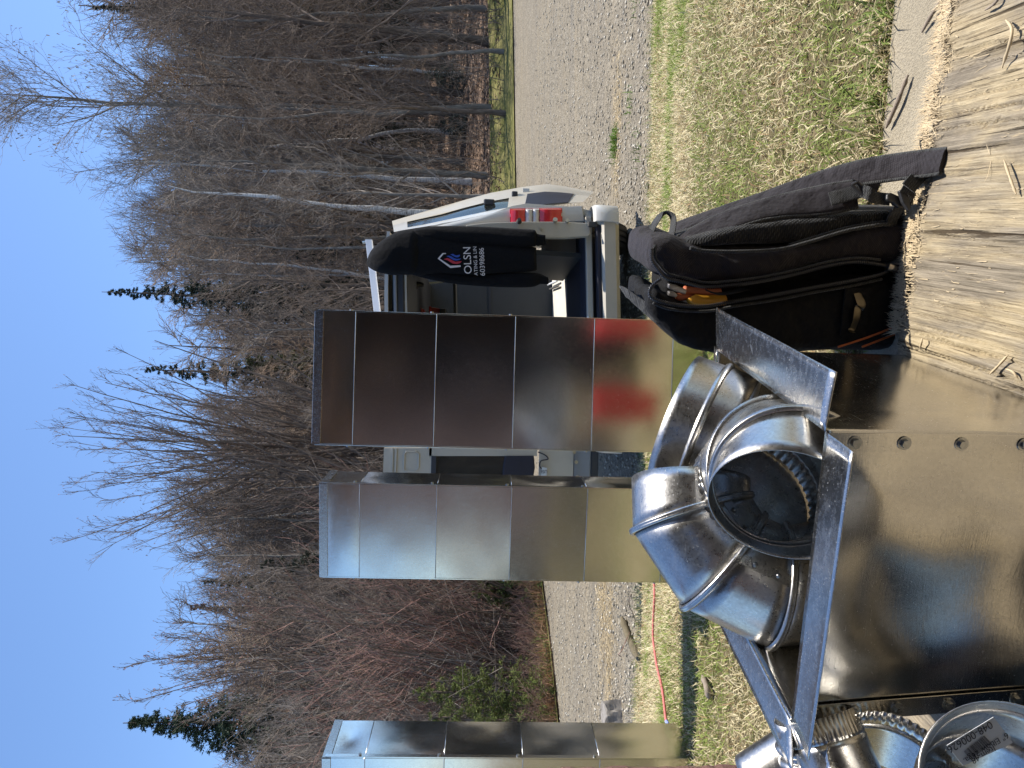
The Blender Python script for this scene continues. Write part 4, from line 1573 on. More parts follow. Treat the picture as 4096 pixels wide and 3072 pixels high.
# wheels
def wheel(cxw, cyw, cz, r, w):
    wo = MB()
    prof = [(-w / 2, r * .62), (-w / 2 * 1.02, r * .80), (-w / 2 * .98, r * .92), (-w / 2 * .86, r * .985)]
    gro = []
    for k in range(4):
        a = -w / 2 * .8 + k * w * .8 / 4
        gro += [(a + .006, r), (a + w * .2 - .012, r), (a + w * .2 - .010, r - .010), (a + w * .2 - .002, r - .010)]
    prof += gro + [(w / 2 * .86, r * .985), (w / 2 * .98, r * .92), (w / 2 * 1.02, r * .80), (w / 2, r * .62)]
    rings = []
    for k in range(48):
        a = 2 * math.pi * k / 48
        rings.append([Vector((cxw + x, cyw + math.cos(a) * q, cz + math.sin(a) * q)) for x, q in prof])
    rings.append(rings[0])
    wo.loft(rings, False, False)
    o = link('wheel', MB().disc((cxw - w / 2 + .03, cyw, cz), (1, 0, 0), r * .63, w - .06, 32).mesh('wheel', M['van_dark']), van)
    wo.build('tyre', M['rubber'], o, auto=35)


for x in (1.32, XL + .05):
    wheel(x, 6.66, .29, .345, .24)
    wheel(x, 9.9, .29, .345, .24)
# underbody in the dark
vbox(MB(), XL + .2, XR - .2, 5.85, 10.6, .18, .39).build('underbody', M['van_dark'], van)
MB().tube([V3(.25, 5.85, .2), V3(.25, 6.5, .22), V3(.4, 7.5, .22)], .03, 10).build('exhaust_pipe', M['steel'], van)
# ladder rack
rk = empty('ladder_rack', P(480, 370, 6.0), 'white square ladder rack bar across the van roof', 'roof rack')
mb = MB()
a, b = P(528, 369, 5.95), P(372, 387, 6.3)
for p in (a,):
    d = (b - a).normalized()
up_ = Vector((0, 0, 1)); fw = Vector((0, 1, 0))
mb.loft([[p + up_ * sz * .026 + fw * sy * .026 for sz, sy in ((-1, -1), (1, -1), (1, 1), (-1, 1))] for p in (a, b)])
mb.build('cross_bar', M['rack_white'], rk, bevel=.004, fix=True)
for u, v in ((499, 376.5), (395, 388.5)):
    MB().box(P(u, v, 5.99), (.03, .04, .085)).build('rack_foot', M['rack_white'], rk, bevel=.004, fix=True)
MB().tube([P(526, 366, 5.95), P(525.5, 362.5, 5.95)], .012, 8).build('bolt', M['bolt'], rk)
MB().box(a + Vector((-.002, 0, 0)) + Vector((.004, 0, 0)), (.006, .05, .05)).build('end_plate', M['grey_ink'], rk)

# things stored in the van
shelf = vbox(MB(), .10, .98, 7.15, 7.55, 1.52, 1.545).build('shelf', M['bulkhead'], van)


def bin_(u0, v0, u1, v1, y, label, mat=None):
    p, q_ = P(u0, v1, y), P(u1, v0, y)
    w, h = q_.x - p.x, q_.z - p.z
    o = empty('storage_bin', (p.x + w / 2, y, p.z), label, 'bin', 'bins inside the van')
    mb = MB()
    t = .006
    mb.hexa([(p.x, y, p.z), (q_.x, y, p.z), (q_.x, y + .2, p.z), (p.x, y + .2, p.z)], [(p.x - .01, y - .02, q_.z), (q_.x + .01, y - .02, q_.z), (q_.x + .01, y + .22, q_.z), (p.x - .01, y + .22, q_.z)])
    b = mb.build('bin_body', mat or M['red_plastic'], o, bevel=.008, fix=True)
    MB().box((p.x + w / 2, y - .016, q_.z - .012), (w + .03, .018, .024)).build('bin_rim', mat or M['red_plastic'], o, bevel=.004, fix=True)
    return o


bin_(446, 403, 460, 417, 7.2, 'upper red plastic bin inside the van, nearest its ceiling')
bin_(446, 419, 459, 424, 7.2, 'thin red plastic bin under the upper red one in the van')
bin_(446, 429, 460, 440, 7.2, 'lower red plastic bin inside the van, above the grey bulkhead')
o = empty('storage_bin', P(450, 446, 7.15), 'black plastic bin below the red bins inside the van', 'bin', 'bins inside the van')
MB().box(P(452, 443, 7.15), (.13, .16, .06)).build('bin_body', M['plastic'], o, bevel=.01, fix=True)
o = empty('yellow_strap', P(452, 399, 6.9), 'yellow strap end at the ceiling inside the van', 'strap')
MB().ball(P(451, 398, 6.9), .03, 10, 7, (1, .6, .7)).build('strap_coil', M['yellow_grip'], o, True)
o = empty('leather_bag', P(486, 408, 6.8), 'crumpled shiny black bag hanging under the van ceiling', 'bag')
mb = MB()
rs_ = random.Random(8)
for k in range(7):
    mb.ball(P(479 + k * 2.2, 402 + rs_.uniform(0, 12), 6.8 + rs_.uniform(-.03, .03)), .055, 10, 7, (.6, .8, 1.2 + rs_.random()))
mb.build('bag_folds', M['zip'], o, True)
o = empty('paper_roll', P(486, 438, 6.7), 'bright printed paper strip behind the hoodie inside the van', 'paper')
for a_, b_, mt in (((480, 430), (484, 443), 'white_label'), ((484.2, 443), (486, 446), 'print_blue'), ((486.2, 446), (488.5, 449.5), 'yellow_grip')):
    q = MB(); quadP(q, [(a_[0] - 1.2 + 5, a_[1]), (b_[0] + 1.4, b_[1]), (b_[0] + 2.8, b_[1] - 1), (a_[0] + 6, a_[1] - 1.5)], 6.7, .004)
    q.build('paper', M[mt], o)
# wheel-arch box and bits on the right of the load floor
o = empty('wheel_arch_box', V3(1.15, 6.6, .46), 'worn grey wheel-arch cover at the right of the van floor', 'cover')
rings = []
for k in range(9):
    a = math.pi * k / 8
    rings.append([V3(XR - .30 - .02 * math.sin(a), 6.65 - .38 * math.cos(a), .457 + .26 * math.sin(a) ** .7), V3(XR - .07, 6.65 - .38 * math.cos(a), .457 + .27 * math.sin(a) ** .7)])
mb = MB()
mb.add([p for r in rings for p in r], [(2 * i, 2 * i + 1, 2 * i + 3, 2 * i + 2) for i in range(8)])
side = [r[0] for r in rings]
mb.add(side, [tuple(range(9))])
mb.build('arch_cover', M['van_beige'], o, auto=40)
o = empty('pipe_bundle', V3(.98, 7.4, .46), 'bundle of grey rods lying at the right of the van floor', 'rods')
for k in range(3):
    MB().tube([V3(1.02 + .05 * k, 7.6, .475 + .014 * (k % 2)), V3(1.10 + .05 * k, 8.5, .48 + .02 * (k % 3))], .012, 8).build('rod', M['rack_white'] if k % 2 else M['steel'], o)

# ------------------------------------------------------------------ hooded sweatshirt hanging at the rear corner
HY = 5.42
ho = empty('hoodie', P(512, 536, HY), 'black hooded sweatshirt with flame-in-house logo hanging at the van opening', 'sweatshirt')


def lofted(rows, name, mat, parent, y=HY, depth=.09, k=20, seed=0, wr=.006):
    """rows: (u_left, u_right, v[, dy]) picture outline -> closed cloth body"""
    r = random.Random(seed)
    rings = []
    for row in rows:
        ul, ur, v = row[:3]
        dy = row[3] if len(row) > 3 else 0
        dsc = row[4] if len(row) > 4 else 1
        tilt = row[5] if len(row) > 5 else .02
        ring = []
        for j in range(k):
            a = 2 * math.pi * j / k
            ca, sa = math.cos(a), math.sin(a)
            uu = (ul + ur) / 2 + (ur - ul) / 2 * ca
            yy = y + dy - depth * dsc * (abs(sa) ** .8) * (1 if sa > 0 else -1)
            p = P(uu, v - tilt * (ca) * (ur - ul) / 2, yy)
            p += Vector((0, wr * math.sin(ca * 9 + v * .05 + seed) * abs(sa), 0))
            ring.append(p)
        rings.append(ring)
    # smooth along the length
    out = []
    for i in range(len(rings) - 1):
        for s in range(4):
            t = s / 4
            p0, p1, p2, p3 = rings[max(i - 1, 0)], rings[i], rings[i + 1], rings[min(i + 2, len(rings) - 1)]
            out.append([.5 * (2 * b + (c - a) * t + (2 * a - 5 * b + 4 * c - d) * t * t + (3 * b - a - 3 * c + d) * t ** 3) for a, b, c, d in zip(p0, p1, p2, p3)])
    out.append(rings[-1])
    return MB().loft(out).build(name, mat, parent, smooth=True)


body = lofted([(493, 538, 412, 0, .9), (492, 539, 420), (494, 534, 440), (493, 528, 470), (495, 526, 500), (496, 523, 525), (497, 521, 534), (498, 520, 536.5, 0, .7)], 'torso', M['hoodie'], ho, depth=.085, seed=1)
lofted([(503, 507, 366.6, .05, .3, 0), (499, 517, 371, .03, .7), (495.5, 525, 379, .01, .9), (493, 533, 391), (493, 537.5, 403), (493.5, 538.5, 413), (496, 536, 422, .02, .8)], 'hood', M['hoodie'], ho, depth=.105, seed=2)
lofted([(527, 539, 414, .0, .7), (524, 541.5, 428), (522, 542, 455, -.01), (521, 541, 490, -.02), (520.5, 539.5, 515, -.03), (521.5, 538.5, 533, -.03), (522.5, 536.5, 536, -.03, .8), (522, 534, 538, -.03, .75), (524, 533, 545.5, -.02, .75)], 'sleeve', M['hoodie'], ho, depth=.065, seed=3)
lofted([(491.5, 500, 418, .03, .7), (488, 498, 432, .03), (484, 495.5, 455, .03), (481.5, 494.5, 485, .03), (480.5, 495.5, 515, .01), (481, 495.5, 532), (483.5, 494.5, 539, 0, .8), (484, 494, 541, 0, .75), (483.5, 490.5, 548.5, 0, .7)], 'sleeve', M['hoodie'], ho, depth=.06, seed=4)
RD = (Vector((1, 0, .075))).normalized(); UD = Vector((-.06, 0, 1)).normalized()


def on_chest(q, n):
    # hug the rounded back of the torso
    c = P(511.5, 484 - (q.z - P(511, 484, HY - .1).z) / .1 * 0, HY)
    dx = (q.x - c.x) / .20
    yy = HY - .085 * max(0.0, 1 - min(1, abs(dx)) ** 2) ** .42 - .012
    return Vector((q.x, yy, q.z))


PY = HY - .09
for body_t, size, (u, v), mt in (('OLSN', .077, (507.8, 467.8), 'print_white'), ('ATING & LIN', .036, (507.2, 475.6), 'print_white'), ('60398686', .050, (506.3, 482.3), 'print_white')):
    flat_print(body_t, size, P(u, v, PY), RD, UD, M[mt], 'print', body, on_chest)


def print_poly(pts, mat, y=PY):
    mb = MB()
    # fan of thin strips so that the print follows the cloth
    ps = [on_chest(P(u, v, y), None) + Vector((0, -.001, 0)) for u, v in pts]
    mb.add(ps, [tuple(range(len(ps)))])
    return mb.build('print', mat, body)


zz = lambda x, y: (548 - .0791 * y, 355 + .0791 * x)
print_poly([zz(1045, 490), zz(1108, 420), zz(1150, 420), zz(1150, 432), zz(1120, 434), zz(1072, 490), zz(1206, 578), zz(1335, 572), zz(1337, 592), zz(1205, 606)], M['print_white'])
print_poly([zz(1120, 498), zz(1165, 482), zz(1200, 492), zz(1230, 512), zz(1270, 528), zz(1350, 522), zz(1330, 545), zz(1290, 556), zz(1240, 552), zz(1200, 530), zz(1165, 508)], M['print_red'])
print_poly([zz(1155, 460), zz(1190, 452), zz(1220, 462), zz(1255, 485), zz(1290, 494), zz(1342, 488), zz(1322, 506), zz(1285, 515), zz(1245, 508), zz(1210, 488), zz(1185, 470)], M['print_blue'])
print_poly([zz(1205, 436), zz(1240, 430), zz(1262, 446), zz(1285, 450), zz(1325, 440), zz(1328, 458), zz(1305, 474), zz(1275, 474), zz(1240, 458)], M['print_blue'])
# ------------------------------------------------------------------ tall rectangular ducts standing on the lawn
def duct(label, x, y, yaw, w, dep, h, beads, z0, seed, tilt=None, mat='duct', cleat=True):
    """(x, y): near right bottom corner when seen from the camera; width runs to the left, depth away"""
    r = random.Random(seed)
    e_w = Vector((-math.cos(yaw), -math.sin(yaw), 0))
    e_d = Vector((-math.sin(yaw), math.cos(yaw), 0))
    o0 = Vector((x, y, z0))
    root = empty('sheet_metal_duct', o0 + (e_w * w + e_d * dep) / 2, label, 'duct', 'tall ducts standing on the grass')
    zs = [0] + [b - z0 for b in sorted(beads)] + [h]
    cs = [o0, o0 + e_w * w, o0 + e_w * w + e_d * dep, o0 + e_d * dep]
    names = ('front_panel', 'left_panel', 'back_panel', 'right_panel')
    for k in range(4):
        a, b = cs[k], cs[(k + 1) % 4]
        L = (b - a).length
        out = Vector(((b - a).y, -(b - a).x, 0)).normalized()
        if out.dot((cs[0] + cs[2]) / 2 - a) > 0: out = -out
        for i in range(len(zs) - 1):
            za, zb = zs[i] + .0012, zs[i + 1] - .0012
            tx, tz = (tilt or {}).get((k, i), (r.uniform(-.004, .004), r.uniform(-.006, .006)))
            bulge = r.uniform(.0008, .0028) * (1 if k == 0 else 2.0) * r.choice((1, 1, -1))
            ph = r.random() * 10
            hh = zb - za

            def disp(U, V_, tx=tx, tz=tz, bulge=bulge, ph=ph, L=L, hh=hh, k=k):
                e = (np.sin(np.pi * U) * np.sin(np.pi * V_)) ** .8
                return e * bulge + (U - .5) * tx * L + (V_ - .5) * tz * hh + .0010 * (vnoise(U * 3 + ph, V_ * 3 + ph) - .5) * e * (1 if k == 0 else 3)
            Vv, Fq = grid_sheet(a + Vector((0, 0, za)), b + Vector((0, 0, za)), b + Vector((0, 0, zb)), a + Vector((0, 0, zb)), 14, 14, lambda U, W: disp(U, W))
            nn = np.cross(Vv[15] - Vv[0], Vv[1] - Vv[0])
            link(names[k], mesh_np(names[k], Vv, Fq, M[mat]), root)
        for zc in zs[1:-1]:
            p, q = a + Vector((0, 0, zc)), b + Vector((0, 0, zc))
            MB().tube([p + out * .0006, q + out * .0004], .0017, 8).build('bead', M[mat], root, smooth=True)
    # lock seams along two corners
    for c, d in ((cs[0], (e_w * -1)), (cs[1], e_w)):
        MB().box(c + d * .003 + Vector((0, 0, h / 2)) + e_d * .010, (.006, .018, h - .01), Matrix.Rotation(yaw, 3, 'Z')).build('lock_seam', M[mat], root, bevel=.001, fix=True)
    for j, zc in enumerate(zs[1:-1]):
        MB().disc(cs[0] - e_w * .007 + Vector((0, 0, zc + .02)) + e_d * .012, -e_w, .006, .005, 8).build('screw', M['bolt'], root)
        MB().disc(cs[1] + e_w * .007 + Vector((0, 0, zc + .02)) + e_d * .012, e_w, .006, .005, 8).build('screw', M['bolt'], root)
    if cleat:
        for k in (0, 3, 1):
            a, b = cs[k] + Vector((0, 0, h)), cs[(k + 1) % 4] + Vector((0, 0, h))
            out = Vector(((b - a).y, -(b - a).x, 0)).normalized()
            if out.dot((cs[0] + cs[2]) / 2 - cs[k]) > 0: out = -out
            mb = MB()
            prof = [(out * .004, -.028), (out * .0045, .004), (-out * .001, .006), (-out * .0015, -.02)]
            mb.loft([[p + q + Vector((0, 0, z)) for q, z in prof] for p in (a, b)])
            mb.build('drive_cleat', M['flange'], root, fix=True)
    return root


bz = lambda v, y, u: P(u, v, y).z
lz = float(lawn_z(np.array([0.]), np.array([2.9]))[0])
b1 = [P(384, v, 2.86).z for v in (354, 435, 514, 593, 672)]
duct('tallest middle duct in front of the van, dark on its right half', P(452, 480, 2.86).x, 2.86, 0.0, .506, .22, P(384, 314.5, 2.86).z - lz, b1, lz, 1,
     {})
b2 = [P(240, v, 2.99).z for v in (358.5, 436, 511, 587, 664)]
duct('middle-left duct reflecting blue sky, its right side turned to us', P(281, 480, 2.99).x, 2.99, math.radians(-7), .386, .21, P(240, 319.5, 2.99).z - lz, b2, lz, 2)
b3 = [P(20, v, 2.88).z for v in (365, 444.4, 523.5, 600.6)]
duct('narrow duct at the left edge, mostly dark side with mirrored ground', P(9, 480, 2.88).x, 2.88, math.radians(-8), .40, .245, P(20, 323.5, 2.88).z - lz, b3, lz, 3)

# ------------------------------------------------------------------ open plenum box with turned-out flanges
FL = .39                                      # top of the plywood
A0, B0, C0 = Vector((-.048, .886, 0)), Vector((.076, 1.40, 0)), Vector((-.437, .962, 0))
D0 = B0 + C0 - A0
ZA, ZB = EYE - .42, EYE - .447
bx = empty('plenum_box', (-.18, 1.2, FL), 'open sheet-metal box with turned-out flanges, full of round elbows', 'duct box')
top = {'A': A0 + Vector((0, 0, ZA)), 'B': B0 + Vector((0, 0, ZB)), 'C': C0 + Vector((0, 0, ZA)), 'D': D0 + Vector((0, 0, ZB))}
bot = {'A': A0 + Vector((.004, 0, FL + .004)), 'B': B0 + Vector((.0, .01, FL + .004)), 'C': C0 + Vector((.034, 0, FL + .004)), 'D': D0 + Vector((.02, .01, FL + .004))}


def wavy(seed, amp, f=1.7):
    def d(U, V_):
        e = np.minimum(1, 5 * np.minimum(np.minimum(U, 1 - U), np.minimum(V_, 1 - V_))) ** 2
        return amp * (fbm(U * f + seed, V_ * f + seed * 2, 2) - .45) * e * 2
    return d


for nm, (a, b), seed, amp in (('front_panel', ('A', 'C'), 3, .022), ('right_panel', ('A', 'B'), 5, .008), ('back_panel', ('B', 'D'), 7, .008), ('left_panel', ('C', 'D'), 9, .008)):
    Vv, Fq = grid_sheet(bot[a], bot[b], top[b], top[a], 48, 48, wavy(seed, amp))
    o = link(nm, mesh_np(nm, Vv, Fq, M['sheet']), bx)
    md = o.modifiers.new('t', 'SOLIDIFY'); md.thickness = .0012; md.offset = 0
# folded seam strips with hex screws on the two near corners
def strip(a_t, a_b, dirv, w, nrm, screws, name='corner_seam'):
    mb = MB()
    t, b = Vector(a_t), Vector(a_b)
    rings = []
    n = 20
    for i in range(n + 1):
        k = i / n
        p = t * (1 - k) + b * k
        wv = .0003 * math.sin(i * .9)
        rings.append([p + nrm * .0040, p + nrm * (.0055 + wv), p + dirv * w + nrm * (.0055 + wv), p + dirv * w + nrm * .0040])
    so = mb.loft(rings).build(name, M['sheet'], bx, auto=40)
    for k in screws:
        p = t * (1 - k) + b * k + dirv * w * .5 + nrm * .0055
        s = MB().disc(p, nrm, .0085, .0014, 18)
        s.disc(p + nrm * .0012, nrm, .0054, .0048, 6)
        s.build('hex_screw', M['bolt'], so, fix=True)
    return so


e_f = (C0 - A0).normalized(); e_r = (B0 - A0).normalized()
n_f = -e_r; n_r = -e_f
strip(top['A'], bot['A'], e_f, .023, n_f, (.085, .24, .42, .62, .82))
strip(top['C'], bot['C'], -e_f, .026, n_f, (.07, .20, .345, .52, .75))
# flanges
FW = .064


def flange(pts, nm, bend=.004, seed=0):
    Vv, Fq = grid_sheet(*pts, 24, 8, lambda U, V_: bend * (.3 * V_ + .7 * V_ ** 2) + .004 * (fbm(U * 3 + seed, V_ * 1.2 + seed, 2) - .4) * V_)
    o = link(nm, mesh_np(nm, Vv, Fq, M['flange']), bx)
    md = o.modifiers.new('t', 'SOLIDIFY'); md.thickness = .0012; md.offset = 0
    return o


zt = Vector((0, 0, .0015))
oA, oB, oC, oD = (top[k] + zt for k in 'ABCD')
flange((oA, oC, oC + n_f * FW + Vector((-.004, 0, -.002)), oA + n_f * .078 + Vector((0, 0, -.002))), 'front_flange', .006, seed=1)
flange((oB, oA, oA + n_r * .073 + Vector((.0, -.002, .0)), oB + n_r * .080 + Vector((0, .0, .012))), 'right_flange', -.004, seed=2)
flange((oC, oD, oD + e_f * FW, oC + e_f * (FW - .006) + Vector((.0, -.035, .002))), 'left_flange', seed=3)
flange((oD, oB, oB + e_r * FW + Vector((-.004, 0, -.02)), oD + e_r * FW + Vector((0, 0, -.02))), 'back_flange', seed=4)


# ------------------------------------------------------------------ round pipe fittings
def ring_pts(c, a, b, ra, rb, k):
    return [c + a * math.cos(t) * ra + b * math.sin(t) * rb for t in (2 * math.pi * i / k for i in range(k))]


def crimp_ring(c, a, b, r, k=180, n=45, amp=.022, shrink=.985):
    out = []
    for i in range(k):
        t = 2 * math.pi * i / k
        q = r * (shrink + amp * (abs(math.sin(n * t / 2)) - .6))
        out.append(c + a * math.cos(t) * q + b * math.sin(t) * q)
    return out


def elbow(label, Cc, e0, e1, R, r, L0=.03, L1=.05, joints=(15, 45, 75), ang=90, crimp='end', K=64, group='round elbows and collars', mat='elbow', rivet_side=1, name='pipe_elbow', cap=False):
    e0 = Vector(e0).normalized(); e1 = (Vector(e1) - e0 * e0.dot(Vector(e1))).normalized()
    k = e0.cross(e1).normalized()
    root = empty(name, Cc + e0 * R, label, 'elbow', group)
    rad = lambda th: e0 * math.cos(th) + e1 * math.sin(th)
    tan = lambda th: -e0 * math.sin(th) + e1 * math.cos(th)
    A = [math.radians(q) for q in joints]
    half = (A[1] - A[0]) / 2 if len(A) > 1 else A[0]
    rings = []
    rings.append((Cc + e0 * R - tan(0) * L0, rad(0), 1.0))
    for th in A:
        rings.append((Cc + rad(th) * (R / math.cos(half)), rad(th), 1 / math.cos(half)))
    te = math.radians(ang)
    rings.append((Cc + rad(te) * R + tan(te) * L1, rad(te), 1.0))
    for g in range(len(rings) - 1):
        (c1, a1, s1), (c2, a2, s2) = rings[g], rings[g + 1]
        mb = MB()
        nsub = 4
        rr = []
        for j in range(nsub + 1):
            t = j / nsub
            rr.append([p * (1 - t) + q * t for p, q in zip(ring_pts(c1, a1, k, r * s1, r, K), ring_pts(c2, a2, k, r * s2, r, K))])
        last = g == len(rings) - 2
        first = g == 0
        o = mb.loft(rr, False, False).build('gore', M[mat], root, smooth=True, solid=.0011)
        if last and crimp in ('end', 'both') or first and crimp == 'start':
            c, a = (c2, a2) if last else (c1, a1)
            d = tan(te) if last else -tan(0)
            b = MB()
            b.loft([ring_pts(c, a, k, r * .999, r * .999, 180), crimp_ring(c + d * .004, a, k, r, amp=.03), crimp_ring(c + d * .032, a, k, r, amp=.034, shrink=.975)], False, False)
            b.build('crimped_end', M[mat], o, smooth=True, solid=.001)
        # lengthwise lap seam with two rivets
        ph = rivet_side * (1.25 + .25 * (g % 2))
        p1 = rr[0]; p2 = rr[-1]
        i = int((ph % (2 * math.pi)) / (2 * math.pi) * K)
        n1 = (p1[i] - c1).normalized()
        ax = (p2[i] - p1[i])
        side = n1.cross(ax.normalized())
        lap = MB()
        la, lb = p1[i] + n1 * .0012 + ax * .02, p1[i] + n1 * .0012 + ax * .98
        lap.loft([[q - side * .008 - n1 * .0018, q - side * .008, q + side * .008 - n1 * .0010, q + side * .008 - n1 * .002] for q in (la, lb)])
        if ax.length > .03:
            lap.build('lap_seam', M[mat], o)
            for t in (.3, .72) if ax.length > .06 else (.5,):
                MB().ball(p1[i] + ax * t + n1 * .0016, .0042, 12, 7, (1, 1, 1)).build('rivet', M['bolt'], o, True)
    if cap:
        c, a, s = rings[-1]
        MB().add(ring_pts(c + tan(te) * .036, a, k, r * .96, r * .96, K), [tuple(range(K))]).build('end_plate', M['elbow'], root)  # disc added to close the far end so the mouth stays dark
    for g in range(1, len(rings) - 1):
        c, a, s = rings[g]
        nrm = a.cross(k)
        mb = MB()
        K2 = 64
        prof = [(-.0052, .0), (-.0048, .0050), (-.0015, .0068), (.0, .0048), (.0015, .0068), (.0048, .0048), (.0052, .0)]
        rr = []
        for z, d in prof:
            rr.append([p + nrm * z for p in ring_pts(c, a, k, (r + d) * s, r + d, K2)])
        mb.loft(rr, False, False).build('seam_bead', M[mat], root, smooth=True)
    return root


cr_, sr_ = RT, UP
# the large elbow lying in the left of the box
ec = P(277, 776, 1.205)
e0 = (UP * .9976 + RT * .07 + FWD * .0).normalized()
elbow('large four-piece elbow bending down into the left of the open box', ec, e0, -RT + UP * .07 - FWD * .36, .142, .0955, .008, .034, joints=(19, 52, 84), ang=96, crimp='end', rivet_side=1.25)
# the elbow whose open end faces us
O2 = P(267, 785, .965)
m2 = (RT * .852 - UP * .524) * .70 + FWD * .714
m2.normalize()
c2 = (UP * .18 + FWD * .80 - RT * .52)
c2 = (c2 - m2 * c2.dot(m2)).normalized()
elbow('open-ended elbow at the middle of the box with its dark mouth towards us', O2 + m2 * .022 + c2 * .108 - RT * .010, -c2, m2, .108, .1005, .020, .0, joints=(18, 54), ang=84, crimp='end', rivet_side=2.4, cap=True)


# wide beaded collar behind the elbows
def collar(label, c, ax, r, L, beads=(.5,), K=72, mat='elbow', group='round elbows and collars', crimp=False, name='pipe_collar'):
    ax = Vector(ax).normalized(); a = ax.orthogonal().normalized(); b = ax.cross(a)
    root = empty(name, c, label, 'collar', group)
    rr = [ring_pts(c + ax * L * (t - .5), a, b, r, r, K) for t in np.linspace(0, 1, 9)]
    o = MB().loft(rr, False, False).build('pipe_wall', M[mat], root, smooth=True, solid=.0011)
    for t in beads:
        prof = [(-.007, 0), (-.006, .004), (-.002, .0075), (.002, .0075), (.006, .004), (.007, 0)]
        MB().loft([ring_pts(c + ax * (L * (t - .5) + z), a, b, r + d, r + d, K) for z, d in prof], False, False).build('raised_bead', M[mat], root, smooth=True)
    if crimp:
        e = c + ax * L * .5
        bb = MB().loft([ring_pts(e, a, b, r, r, 180), crimp_ring(e + ax * .004, a, b, r, amp=.03), crimp_ring(e + ax * .03, a, b, r, amp=.036, shrink=.97)], False, False)
        bb.build('crimped_end', M[mat], o, smooth=True, solid=.001)
    return root


a24 = math.radians(24)
ax3 = (RT * math.sin(.397) + UP * math.cos(.397)) * math.cos(.363) + FWD * math.sin(.363)
collar('wide beaded collar leaning behind the elbows, under the bag', P(338, 705, 1.295), ax3, .1185, .112, (.50,))
# loose fittings piled left of the box
collar('short plain pipe lying at the left with its mouth towards the post', P(4, 782, 1.04), (-RT * .55 + UP * .62 + FWD * .2), .040, .10, ())
collar('small ribbed collar under the pointed flange tips', P(12, 806, .99), (RT * .9 + UP * .2 + FWD * .1), .030, .10, (.25, .45, .65), group='round elbows and collars')
axc = (RT * .80 + UP * .12 - FWD * .50).normalized()
collar('bright crimped pipe end below the flange tips, left of the box', P(-10, 888, .90) - axc * .05, axc, .0735, .10, (.45,), crimp=True, mat='flange')
collar('dark crimped collar end beside the bright crimped pipe', P(4, 838, .95), (RT * .86 + UP * .25 + FWD * .4), .048, .06, (), crimp=True)
axl = (RT * .42 + UP * .50 - FWD * .76).normalized()
kl = (UP * .5 - RT * .85).normalized()
kl = (kl - axl * kl.dot(axl)).normalized()
OL = P(-22, 1012, .72)
elbow('elbow with a white barcode sticker in its mouth at the bottom left corner', OL - axl * .05 + kl * .10, -kl, -axl, .10, .082, .05, .02, joints=(12, 36, 60), ang=72, crimp='none', rivet_side=3.0)
# more fittings on the plywood at the photographer's feet, mirrored in the box's front
collar('grey pipe piece lying before the box, seen only mirrored in its front', Vector((-.50, .71, .485)), Vector((.66, .75, .12)), .085, .14, (.3, .7))
collar('second pipe piece lying before the box, seen only mirrored in its front', Vector((-.47, .42, .485)), Vector((-.2, .9, .5)), .070, .14, (.5,))
dm = empty('added_dark_mat', (-.25, .5, FL), 'dark mat added before the box to darken what its front mirrors', 'mat')  # mat made up so the box's front mirrors something dark
MB().box((-.72, .50, FL + .010), (.56, .72, .010), Matrix.Rotation(.15, 3, 'Z')).build('darkening_sheet', M['nylon_dark'], dm, bevel=.003, fix=True)
# the sticker
st = empty('barcode_sticker', P(28, 985, .66), 'white barcode sticker on the elbow at the bottom left', 'sticker')
zs6 = lambda x, y, d=.70: P(93 - .1352 * y, 725 + .1352 * x, d)
cL = [zs6(1640, 520), zs6(1985, 310), zs6(2130, 500), zs6(1760, 670)]
mb = MB(); mb.add(cL, [(0, 1, 2, 3)]); mb.build('paper', M['white_label'], st, solid=.0006)
ux = (cL[0] - cL[1]).normalized()            # text runs against the sticker's long edge
uy = (cL[1] - cL[2]).normalized()
nn = ux.cross(uy).normalized()
if nn.dot(FWD) > 0: nn = -nn
off = nn * .0012


def sticker_text(body_t, size, p, mt='ink'):
    r_ = ux
    u_ = nn.cross(r_).normalized()
    flat_print(body_t, size, p + off, r_, u_, M[mt], 'print', st)


sticker_text('Item 48', .0085, zs6(1905, 583), 'ink')
sticker_text('6" Elbow 26ga.', .0085, zs6(1925, 535), 'ink')
sticker_text('048-000626', .0105, zs6(1805, 455), 'ink')
sticker_text('030420', .005, zs6(1778, 433), 'grey_ink')
rb = random.Random(5)
p0 = zs6(1760, 560); p1 = zs6(1915, 440)
dB = (p1 - p0); hgt = (zs6(1800, 590) - zs6(1745, 530))
t = 0
while t < .97:
    w = rb.choice((.008, .008, .016, .024))
    a = p0 + dB * t + off; b = p0 + dB * min(1, t + w) + off
    MB().add([a, b, b + hgt, a + hgt], [(0, 1, 2, 3)]).build('print', M['ink'], st)
    t += w + rb.choice((.008, .012, .02))
# ------------------------------------------------------------------ concrete slab and plywood sheet
SLAB = .368


